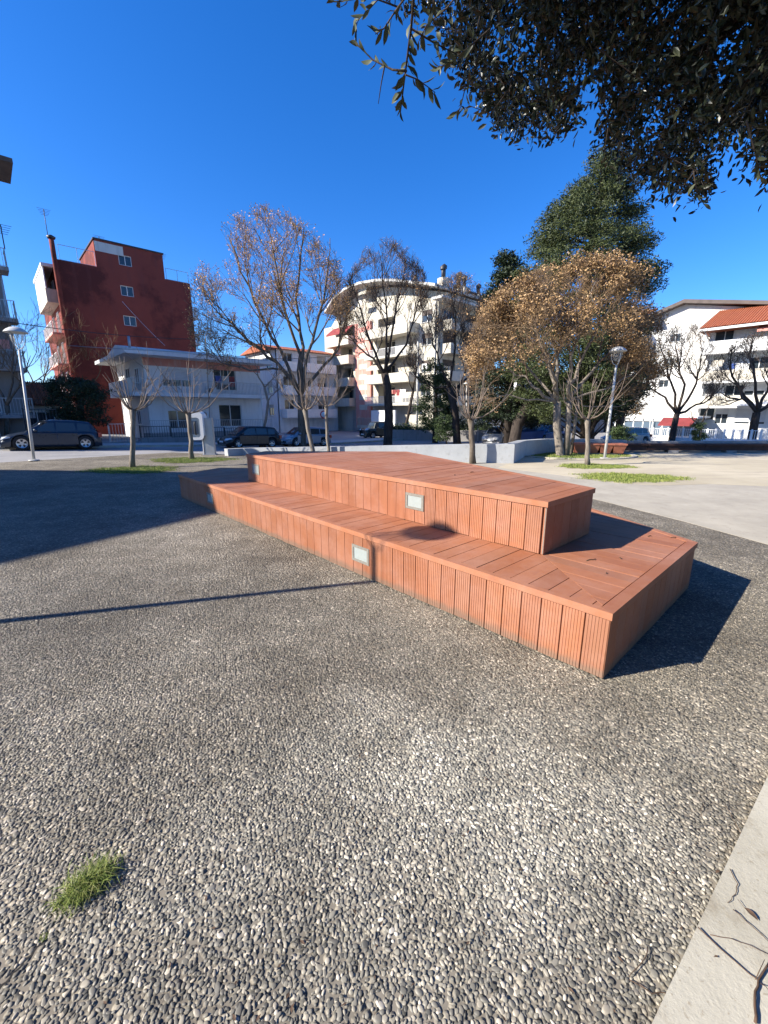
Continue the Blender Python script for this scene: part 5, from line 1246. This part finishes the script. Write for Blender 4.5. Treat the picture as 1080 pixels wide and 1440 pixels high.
rail_fence(pn(36, 600, 32.6)[0], pn(84, 600, 32.6)[0], 32.6, 1.5, 'dark upright-bar fence before the orange-tiled house', 'darkmetal', .5)

# --- left edge grey block of flats
NL_ = 37.0
def left_building():
    pt = lambda x, y: pn(x, y, NL_); sR = pt(24, 500)[0]; L = 16.0; r = bldg('grey_flats_building', sR-L, NL_, 'weathered grey block of flats with balconies at the left edge')
    xe, zr = pn(15, 259, NL_+1.2); xe -= sR-L; zr += .34; zb = [pt(10, 383)[1]+2.86*k for k in (-3,-2,-1,0,1)]; zb = [z for z in zb if z < zr-1]
    holes = []
    for z in zb:
        for x in (L-2.0, L-5.2, L-8.4): holes.append((x, z+.12, 1.5, 2.1))
    facade(r, FT, 0, L, -2, zr-.35, holes, M['greyw'])
    for i, h in enumerate(holes): add_window(r, FT, h[0], h[1], h[2], h[3], 2, 1, (.0, .5, .8)[i % 3], 'shutterd', False)
    block(r, [(0,.31),(L,.31),(L,12),(0,12)], -2, zr-.36, 'greyw', 'core')
    for z in zb: balcony(r, FT, 1, L+.3, z, 1.35, 'rail', 1.0, 'greyw', 'metal', .16, .22)
    b = MB(); b.xprism([(-1.9,zr-.34),(-1.9,zr-.1),(6,zr+3.2),(14,zr-.1),(14,zr-.34)], -.5, L+.1); b.build('roof', M['shutterd'], r)
    b = MB(); b.box(-.4, L, -1.7, -.05, zr-.40, zr-.345); b2 = MB(); b2.xprism([(-1.9,zr-.34),(1.2,zr-.34),(1.2,zr+1.0),(-1.9,zr-.1)], L+.102, max(xe, L+.5)); b2.build('eave_end', M['shutterd'], r); b.build('soffit', M['white'], r)
    b = MB(); b.tube([(L-.1,-.25,-1),(L-.1,-.25,zr-.4)], .06, 8); b.build('drainpipe', M['metal'], r)
    antenna(r, L+.3, -1.2, zb[-2]+1, 1.3)
    for z in zb[1:]: ac_unit(r, FT, L-3.6, z+.02, .5)
    sunblind(r, FT, L-6.2, L-.6, zb[-2]+2.5, .9, 'shutter', 1.4); washing(r, FT, L-2.6, L-.4, -1.15, zb[1]+1.6)
    b = MB(); b.box(L-3.2, L-1.6, -1.9, -.8, -.4, 1.7); b.build('garden_shed', M['shutter'], r)
left_building()
# --- orange-tiled small house
def tiled_house():
    n = 42.0; a = pn(34, 580, n); c = pn(86, 580, n); r = bldg('tiled_house', a[0], n, 'small pale house with orange tiled roof behind the dark fence', 'house'); L = c[0]-a[0]
    ze = pn(50, 569, n)[1]; zr = pn(50, 546, n)[1]
    h = [(L*.45, ze-1.7, 1.6, 1.2)]; facade(r, FT, 0, L, -2, ze, h, M['cream']); add_window(r, FT, *h[0], 3)
    block(r, [(0,.31),(L,.31),(L,7),(0,7)], -2, ze-.01, 'cream', 'core')
    nn = 22; w = (L+1.0)/nn
    for i in range(nn):
        b = MB(); x0 = -.5+i*w; b.add([(x0,-.6,ze-.05),(x0+w*.5,-.6,ze+.06),(x0+w,-.6,ze-.05),(x0+w,3.5,zr+.6),(x0+w*.5,3.5,zr+.71),(x0,3.5,zr+.6)], [(0,1,4,5),(1,2,3,4)], True); b.build('tile_row', M['tile'], r)
    b = MB(); b.xprism([(-.55,ze-.08),(3.5,zr+.56),(7.6,ze-.08)], -.4, L+.4); b.build('roof', M['tile'], r)
tiled_house()

# --- centre building with barrel roof
SC = 39.5
def centre_building():
    qa = ps(613, 560, SC)[0]; qb = ps(459, 560, SC)[0]; n0, n1 = qa, qb; D = n1-n0
    r = bldg('curved_roof_building', SC, n0, 'large cream apartment building with barrel-shaped curved roof and balconies')
    Lf = LT(D)                                              # x along Lf: 0 = far end, D = near corner
    X = lambda px, y=560: n1-ps(px, y, SC)[0]
    Z = lambda px, y: ps(px, y, SC)[1]
    zl = [Z(560, 472), Z(560, 502), Z(560, 537)]; st = (zl[0]-zl[2])/2; zl += [zl[2]-st, zl[2]-2*st]; zl = sorted(zl)
    ztop = Z(612, 412); zfar = Z(462, 440)
    # end wall (lit)
    bays = [(X(472), X(492)), (X(525), X(560))]
    holes = []
    for z in zl[1:]:
        holes += [((X(478)+X(500))/2, z+.1, X(500)-X(478)-.8, 2.3), ((X(528)+X(560))/2, z+.1, X(560)-X(528)-1.2, 2.3), ((X(598)), z+.9, 1.6, 1.3)]
    zw = zl[-1]+2.9
    facade(r, Lf, 0, D, -2.5, zw, holes, M['cream'], thick=1.6)
    for i, h in enumerate(holes): 
        if i % 3 == 2: add_window(r, Lf, *h, 2, 1, .4, 'shutterd')
        else:
            o = add_window(r, (((0+1.3), D), -pi/2), h[0], h[1], h[2]-.1, 2.2, 3, 1, (.35, 0, .6)[i % 3 if i % 2 else 1], 'shutterd', False)
    b = MB(); b.box(X(503), X(524), -.35, -.004, -.5, zw-.5); b.build('pink_stair_column', M['pink'], r, (0, D, 0), -pi/2)
    for k in range(12):
        b = MB(); z = 2+k*1.35; b.box(X(508), X(519), -.37, -.355, z, z+.7); b.build('column_window', M['cream'], r, (0, D, 0), -pi/2)
    # barrel gable
    P = [(X(x, y), Z(x, y)) for x, y in ((466,440),(478,421),(495,407),(515,399),(540,395),(565,395),(590,398),(613,404))]
    P[-1] = (D+.5, P[-1][1]); P[0] = (max(P[0][0], -.8), P[0][1])
    base = [(D+.3, zw+.005), (-.3, zw+.005)]
    inner = [(x, z-.55) for x, z in P]
    b = MB(); poly = [(p[0], max(p[1], zw+.1)) for p in inner]+[(D-.2, zw+.004), (.2, zw+.004)]; b.yprism(poly, .9, 13.0); b.build('gable_core', M['cream'], r, (0, D, 0), -pi/2)
    n = len(P)
    for i in range(n-1):
        (xa, za), (xb, zb_) = P[i], P[i+1]; b = MB()
        b.yprism([(xa, za-.28), (xb, zb_-.28), (xb, zb_), (xa, za)], -1.3, 13.5); b.build('roof_segment', M['greyl'], r, (0, D, 0), -pi/2)
    for k, z in enumerate(zl[1:]):
        balcony(r, Lf, X(470), X(502), z, 1.4, 'solid', .95, 'cream', 'cream', .14, .2)
        balcony(r, Lf, X(526), X(588), z, 1.7, 'solid' if k % 2 else 'rail', .95, 'cream', 'cream' if k % 2 else 'whitepaint', .14, .2)
    balcony(r, Lf, X(513), X(545), zl[0], 1.5, 'rail', 1.0, 'cream', 'cream', .12, .35)
    for x, z in ((X(492), zl[1]+.01), (X(545), zl[2]+.01), (X(570), zl[3]+.01), (X(600), zl[2]+1.2)): ac_unit(r, Lf, x, z, .5)
    sunblind(r, Lf, X(528), X(556), zl[2]+2.6, .9, 'shutter', 1.6); sunblind(r, Lf, X(472), X(500), zl[-1]+2.5, 1.0, 'awning', 1.4); washing(r, Lf, X(560), X(585), -1.5, zl[1]+1.7)
    b = MB(); b.tube([(D-.25,-.1,-1),(D-.25,-.1,zw)], .07, 6); b.build('drainpipe', M['metal'], r, (0, D, 0), -pi/2)
    # street side in shade
    Ls = pn(692, 560, n0)[0]-SC
    holes = []
    zr = zl[1:]
    for z in zr:
        for x in np.arange(2.2, Ls-1.5, 4.2): holes.append((float(x), z+.1, 2.4, 2.2))
    facade(r, FT, 0, Ls, -2.5, zw, holes, M['cream'], 'side_wall', thick=.5)
    for i, h in enumerate(holes): add_window(r, ((0,.2),0), *h, 3, 1, (.0,.5,.3)[i % 3], 'shutterd', False)
    for k, z in enumerate(zr): balcony(r, FT, .6, Ls-.4, z, 1.5, 'solid', .9, 'cream', 'cream', .14, .2)
    block(r, [(1.65,.55),(Ls,.55),(Ls,D),(1.65,D)], -2.5, zw-.02, 'cream', 'core')
    b = MB(); b.box(-1.2, Ls+.5, -1.6, -.01, zw-.1, zw+.15); b.build('eave', M['greyl'], r)
    b = MB(); b.box(12.6, Ls+.2, .0, D*.7, zw+.15, zw+.5); b.build('roof_slab', M['greyl'], r)
    b = MB(); rail_bars(b, 12.7, Ls, .1, zw+.5, 1.0, .9, .02); b.build('roof_railing', M['metal'], r)
    for k, (x, y, h) in enumerate(((3, 2, 3.6), (4.4, 3, 4.2), (6, 2, 3.4), (8.5, 3, 3.8), (10.5, 2.2, 3.0))):
        b = MB(); b.box(x-.5, x+.5, y-.4, y+.4, zw+.2, zw+h*.9); b.build('chimney', M['cream'], r)
        b = MB(); b.tube([(x,y,zw+h*.9),(x,y,zw+h+.9)], .2, 8); b.lathe([(.34,zw+h+.6),(.36,zw+h+.9),(.05,zw+h+1.15)], 10, (x,y,0)); b.build('chimney_cowl', M['darkmetal'], r)
    # solar water heaters
    for k in range(2):
        x = 9+k*3.5; b = MB(); b.add([(x,1,zw+1.2),(x+1.6,1,zw+1.2),(x+1.6,2.6,zw+2.6),(x,2.6,zw+2.6)], [(0,1,2,3)]); b.tube([(x-.1,2.7,zw+2.8),(x+1.7,2.7,zw+2.8)], .3, 10); b.build('solar_heater', M['darkmetal'], r)
    # ground floor garages
    for k in range(4):
        b = MB(); x = X(495)+k*((X(555)-X(495))/4); b.box(x+.15, x+(X(555)-X(495))/4-.15, -.06, -.01, -1.2, 2.0)
        d = b.build('garage_door', M['metal'], r, (0, D, 0), -pi/2)
    b = MB(); b.box(X(556), X(590), -4.2, -4.0, -1.4, 1.9); b.build('yard_wall', M['white'], r, (0, D, 0), -pi/2)
centre_building()

# --- other blocks
def plain_block(name, s0, n0, L, D, zt_, wm, label, cols, floors, fl=2.9, z1=2.6, left=True, balc=None, roof=None, shut=(.0,.5,.3), base=-2.5, cat='building', rail='whitepaint'):
    r = bldg(name, s0, n0, label, cat); holes = []; lh = []
    for f in range(floors):
        for x in cols: holes.append((x, z1+f*fl, 1.5, 1.5 if not balc else 2.15))
    facade(r, FT, 0, L, base, zt_, holes, M[wm])
    for i, h in enumerate(holes): add_window(r, FT, *h, 2, 1, shut[i % len(shut)], 'shutter', not balc)
    if left:
        m = max(1, int(D/4)); 
        for f in range(floors):
            for k in range(m): lh.append((D*(k+.5)/m, z1+f*fl, 1.5, 1.5))
        facade(r, LT(D), 0, D-.302, base, zt_, lh, M[wm], 'end_wall')
        for i, h in enumerate(lh): add_window(r, LT(D), *h, 2, 1, shut[(i+1) % len(shut)], 'shutter')
    block(r, [(.31 if left else 0,.31),(L,.31),(L,D),(.31 if left else 0,D)], base, zt_-.01, wm, 'core')
    if balc:
        for f in range(floors): balcony(r, FT, balc[0], balc[1], z1+f*fl-.1, 1.4, balc[2], 1.0, wm, rail, .16)
    if roof == 'tile':
        b = MB(); zc = zt_; b.xprism([(-.6,zc),(D/2,zc+1.1),(D+.6,zc)], -.6, L+.6); b.build('roof', M['tile'], r)
    elif roof == 'flat':
        b = MB(); b.box(-.5, L+.5, -.6, D+.4, zt_, zt_+.25); b.build('roof_slab', M['greyl'], r)
    return r
c = pn(392, 560, 52); d = pn(463, 560, 52)
plain_block('white_flats_building', c[0], 52, d[0]-c[0]+1.5, 9, pn(400, 492, 52)[1], 'whitegrey', 'white three-storey block with low red tiled roof seen through the big bare tree', [1.6, 4.4, 7.0], 3, 3.0, 1.2, True, (.3, 8.5, 'solid'), 'tile')
# background blocks that close the horizon
plain_block('far_flats_building', 41, 80, 14, 10, 11, 'greyl', 'distant grey block between the white flats and the red building', [2, 5, 8, 11], 3, balc=None, roof='flat')
plain_block('dark_corner_building', 62, 22.5, 15, 14, 7.0, 'greyw', 'low dark building behind the evergreens right of centre', [2, 5.5, 9, 12.5], 2, balc=None, roof='flat', z1=.8)
plain_block('far_flats_building', 92, 45, 20, 10, 10, 'whitegrey', 'distant pale building far behind the conifer', [2, 6, 10, 14], 3, balc=None, roof='flat')

# --- white apartment buildings on the right (end facades in the sun)
SW = 57.0
def right_front():
    Zp = lambda x, y: ps(x, y, SW)[1]; nA = ps(984, 560, SW)[0]; nB = ps(1150, 560, SW)[0]; D = nA-nB
    r = bldg('white_balcony_building', SW, nB, 'bright white apartment building with long balconies and orange-red tiled roof at the right'); Lf = LT(D)
    ze = Zp(1000, 468); fl = [Zp(1000, 497), Zp(1000, 537), Zp(1000, 571)]; X = lambda px: nA-ps(px, 560, SW)[0]
    holes = []; 
    for k, z in enumerate(fl):
        for px in (1004, 1030, 1058, 1090): holes.append((X(px), z+.1 if k < 2 else z+.8, 1.7, 2.1 if k < 2 else 1.3))
    gz = Zp(1000, 612); holes += [(X(997), gz+1.6, 1.4, 1.5), (X(1019), gz+1.2, 1.1, 2.0), (X(1060), gz+1.2, 2.4, 1.6)]
    facade(r, Lf, 0, D, -2.5, ze, holes, M['white'])
    for i, h in enumerate(holes): add_window(r, Lf, *h, 2, 1, (0,.5,.85)[i % 3], 'shutterw', False)
    for k, z in enumerate(fl[:3]): balcony(r, Lf, -.3, D, z, 1.5, 'solid', 1.0, 'white', 'cream' if k else 'white', .14, .22)
    block(r, [(.31,0),(14,0),(14,D),(.31,D)], -2.5, ze-.01, 'whitegrey', 'core')
    nn = 60; w = (D+1.4)/nn; zr = ze+3.4
    b = MB(); b.xprism([(-1.7,ze+.0),(-1.7,ze+.22),(7,zr),(15,ze+.2),(15,ze)], -.7, D+.3); b.build('roof', M['tile'], r, (0, D, 0), -pi/2)
    for i in range(nn):
        b = MB(); x0 = -.72+i*w; b.add([(x0,-1.78,ze+.24),(x0+w*.5,-1.78,ze+.34),(x0+w,-1.78,ze+.24),(x0+w,7,zr+.04),(x0+w*.5,7,zr+.14),(x0,7,zr+.04)], [(0,1,4,5),(1,2,3,4)], True); b.build('tile_row', M['tile'], r, (0, D, 0), -pi/2)
    b = MB(); b.box(-.72, D+.3, -1.86, -1.705, ze-.02, ze+.2); b.build('gutter', M['white'], r, (0, D, 0), -pi/2)
    b = MB(); b.tube([(-.2,-1.7,ze-.02),(.25,-.12,ze-1.2),(.25,-.12,-1)], .06, 8); b.build('drainpipe', M['metal'], r, (0, D, 0), -pi/2)
    for k, px in ((0, 1017), (1, 1045), (0, 1074)): ac_unit(r, Lf, X(px), fl[k]+.02, .5)
    sunblind(r, Lf, X(996), X(1012), fl[1]+2.4, .8, 'shutter', 1.4); sunblind(r, Lf, X(1050), X(1068), fl[0]+2.4, .7, 'pink', 1.4); washing(r, Lf, X(1022), X(1040), -1.3, fl[1]+1.6)
    b = MB(); b.xprism([(-3.3,gz+3.0),(-3.3,gz+3.12),(-.02,gz+3.62),(-.02,gz+3.5)], X(1038), X(1110)); b.build('awning', M['white'], r, (0, D, 0), -pi/2)
right_front()
def right_back():
    S = 63.0; Zp = lambda x, y: ps(x, y, S)[1]; nA = ps(866, 560, S)[0]; nM = ps(955, 560, S)[0]; nB = ps(1056, 560, S)[0]; D = nA-nB
    r = bldg('white_gable_building', S, nB, 'tall white building with dark low-pitched gable roof and tiny windows, behind the gnarled tree'); Lf = LT(D); X = lambda px: nA-ps(px, 560, S)[0]
    pk = (X(944), Zp(944, 431)); le = (X(872), Zp(872, 466)); ri = (X(1050), Zp(1050, 437)); zw = min(le[1], ri[1])-.5
    holes = [(X(x), Zp(x, y), 1.1, .9) for x, y in ((940,452),(937,482),(933,515),(930,545),(905,520),(903,548))]
    facade(r, Lf, 0, X(953), -2.5, zw, holes, M['white']); facade(r, Lf, X(953), D, -2.5, zw, [], M['greyl'], 'grey_wall')
    for h in holes: add_window(r, Lf, *h, 2)
    b = MB(); b.yprism([(0, zw+.004), (D, zw+.004), (D, ri[1]), pk, (0, le[1])], .0, .3); b.build('gable_wall', M['greyl'], r, (0, D, 0), -pi/2)
    b = MB(); b.yprism([(-.6, le[1]-.2), (pk[0], pk[1]+.02), (D+1.0, ri[1]+.02), (D+1.0, ri[1]+.4), (pk[0], pk[1]+.42), (-.6, le[1]+.2)], -.9, 14); b.build('roof', M['shutterd'], r, (0, D, 0), -pi/2)
    block(r, [(.31,0),(14,0),(14,D),(.31,D)], -2.5, zw-.01, 'whitegrey', 'core')
    for k, (x0, x1, y) in enumerate(((862, 900, 478), (858, 885, 505), (858, 885, 540))): balcony(r, Lf, X(x0), X(x1), Zp(x1, y), 2.0, 'solid', 1.0, 'white', 'white')
    b = MB(); b.xprism([(-2.6,Zp(880,462)+.9),(-2.6,Zp(880,462)+1.1),(0,Zp(880,462)+1.9),(0,Zp(880,462)+1.7)], X(860), X(908)); b.build('roof_canopy', M['tile'], r, (0, D, 0), -pi/2)
right_back()
# ground-level annex with awning and glass screen
def annex():
    S = 52.0; Zp = lambda x, y: ps(x, y, S)[1]; nA = ps(866, 590, S)[0]; X = lambda px: nA-ps(px, 590, S)[0]; nB = ps(978, 590, S)[0]; D = nA-nB
    r = bldg('cafe_annex', S, nB, 'low glazed annex with flat roof and dark red awning before the white buildings'); T = ((0, D), -pi/2)
    zb = -1.2; zr = Zp(900, 588)
    for k in range(9):
        x = D*k/8; b = MB(); b.box(x-.05, x+.05, -.05, .05, zb, zr); b.build('post', M['whitepaint'], r, (0, D, 0), -pi/2)
        if k < 8:
            b = MB(); b.box(x+.06, x+D/8-.06, -.01, .01, zb+.5, zr-.3); b.build('glass_panel', M['glassb'], r, (0, D, 0), -pi/2)
            b = MB(); b.box(x+.06, x+D/8-.06, -.03, .03, zb, zb+.49); b.build('base_panel', M['whitepaint'], r, (0, D, 0), -pi/2)
    b = MB(); b.box(-.3, D+.3, -.6, 5, zr+.003, zr+.22); b.build('roof_slab', M['white'], r, (0, D, 0), -pi/2)
    b = MB(); b.xprism([(-2.2,zr-.7),(-2.2,zr-.62),(-.62,zr+.1),(-.62,zr+.0)], X(935), D+.2); b.build('awning', M['awning'], r, (0, D, 0), -pi/2)
annex()
# long low fence before the right buildings
def right_fence():
    S = 46.0; nA = ps(890, 600, S)[0]; nB = ps(1130, 600, S)[0]; D = nA-nB; P = sn(S, nB); z = zs(P)
    r = empty('railing_fence', (*P, 0), AX, 'pale low railing wall along the street before the white buildings', 'fence'); k = 20
    for i in range(k):
        x0 = D*i/k; x1 = D*(i+1)/k
        b = MB(); b.box(x0, x1-.003, -.1, .1, z-1, z+.45); b.build('base_wall', M['whitegrey'], r, (0, D, 0), -pi/2)
        b = MB(); rail_bars(b, x0+.08, x1-.08, 0, z+.45, .75, .13, .014); b.build('rail_panel', M['whitepaint'], r, (0, D, 0), -pi/2)
        b = MB(); b.box(x0-.05, x0+.05, -.05, .05, z+.45, z+1.3); b.build('post', M['whitepaint'], r, (0, D, 0), -pi/2)
right_fence()
# garden wall in shade right of the centre, with hedge
P = gt(560, 612); a1 = hz(545, 606, 42)[:2]; a2 = hz(690, 606, 40)[:2]
wallseg('garden_wall', [a1, a2], [zs(a1)+1.0, zs(a2)+1.0], .3, M['greyw'], 'low shaded garden wall between the utility pole and the white car', 'wall', -2)
n = 9000; t = RNG.random((n, 1)); q = (a1*(1-t)+a2*t)+RNG.normal(0, .35, (n, 2))+np.array([.1, .9]); zq = zs(a1)+.9+np.abs(RNG.normal(0, .3, n))
hr = empty('clipped_hedge', (a1[0], a1[1], zs(a1)), 0, 'green hedge growing over the shaded garden wall', 'hedge')
leaves('foliage', np.stack([q[:,0], q[:,1], zq], 1)-np.array([a1[0], a1[1], zs(a1)]), .13, M['hedge'], hr)
mb = MB()
for k in range(20):
    f = a1+(a2-a1)*(k+.5)/20-a1; mb.tube([(f[0], f[1]+.9, -.3), (f[0], f[1]+.9, 1.1)], .03, 5)
mb.build('stems', M['barkd'], hr)

# ------------------------------------------------------------------ neighbour block outside the frame on the left: casts the shade on the plaza
def neighbour():
    h = 9.4; sh = np.array([.963, .267])*sqrt(3)*h
    S_ = [(-14,12.75),(-11.4,12.42),(-5.85,11.95),(1.9,11.2),(2.2,9.1),(.9,8.5),(-.7,7.7),(-2.2,7.25),(-2.8,6.85),(-4.26,4.42),(-6.4,.6),(-14,.4)]
    P = [(float(x-sh[0]), float(y-sh[1])) for x, y in S_]; cx = sum(p[0] for p in P)/len(P); cy = sum(p[1] for p in P)/len(P)
    r = empty('neighbour_building', (cx, cy, 0), 0, 'pale irregular three-storey building left of the view that shades the plaza', 'building')
    q = [(x-cx, y-cy) for x, y in P][::-1]; qi = [(x*.97, y*.97) for x, y in q]
    b = MB(); b.prism(qi, -1, h-.25); b.build('wall', M['whitegrey'], r)
    b = MB(); b.prism(q, h-.248, h); b.build('roof', M['greyl'], r)
    n = len(q); a = np.array(qi[0]); 
    for i in range(n):
        a = np.array(qi[i]); c = np.array(qi[(i+1)%n]); L = np.linalg.norm(c-a)
        if L < 4: continue
        d = (c-a)/L; ang = atan2(d[1], d[0]); k = int(L/3)
        for f in range(3):
            for j in range(k):
                f_, p_ = win_mesh(1.3, 1.5, 2, 1); pp = a+d*L*(j+.5)/k; o = inst('window', f_, r, (pp[0], pp[1], 1+f*2.9), ang); inst('pane', p_, o)
neighbour()

# ------------------------------------------------------------------ overhead cables
def cable(p, q, sag, r, mat, label):
    P = []; p = np.array(p); q = np.array(q)
    for i in range(15): t = i/14; P.append(p*(1-t)+q*t-np.array([0, 0, sag*4*t*(1-t)]))
    mb = MB(); mb.tube(P, r, 5); tag(mb.build('overhead_cable', M[mat]), label, 'cable', 'overhead street cables')
cable(hz(-20, 448, 24), hz(290, 477, 34), .25, .022, 'darkmetal', 'dark cable crossing in front of the red building')
cable(hz(96, 486, 33), hz(295, 496, 30), .05, .022, 'metal', 'pale cable running from the red building to the thin grey pole')
cable(hz(172, 424, 40), hz(232, 486, 38), .1, .02, 'metal', 'thin slanting cable down the face of the red building')
cable(hz(295, 497, 30), hz(470, 500, 40), .3, .018, 'darkmetal', 'thin dark cable passing behind the big bare tree')
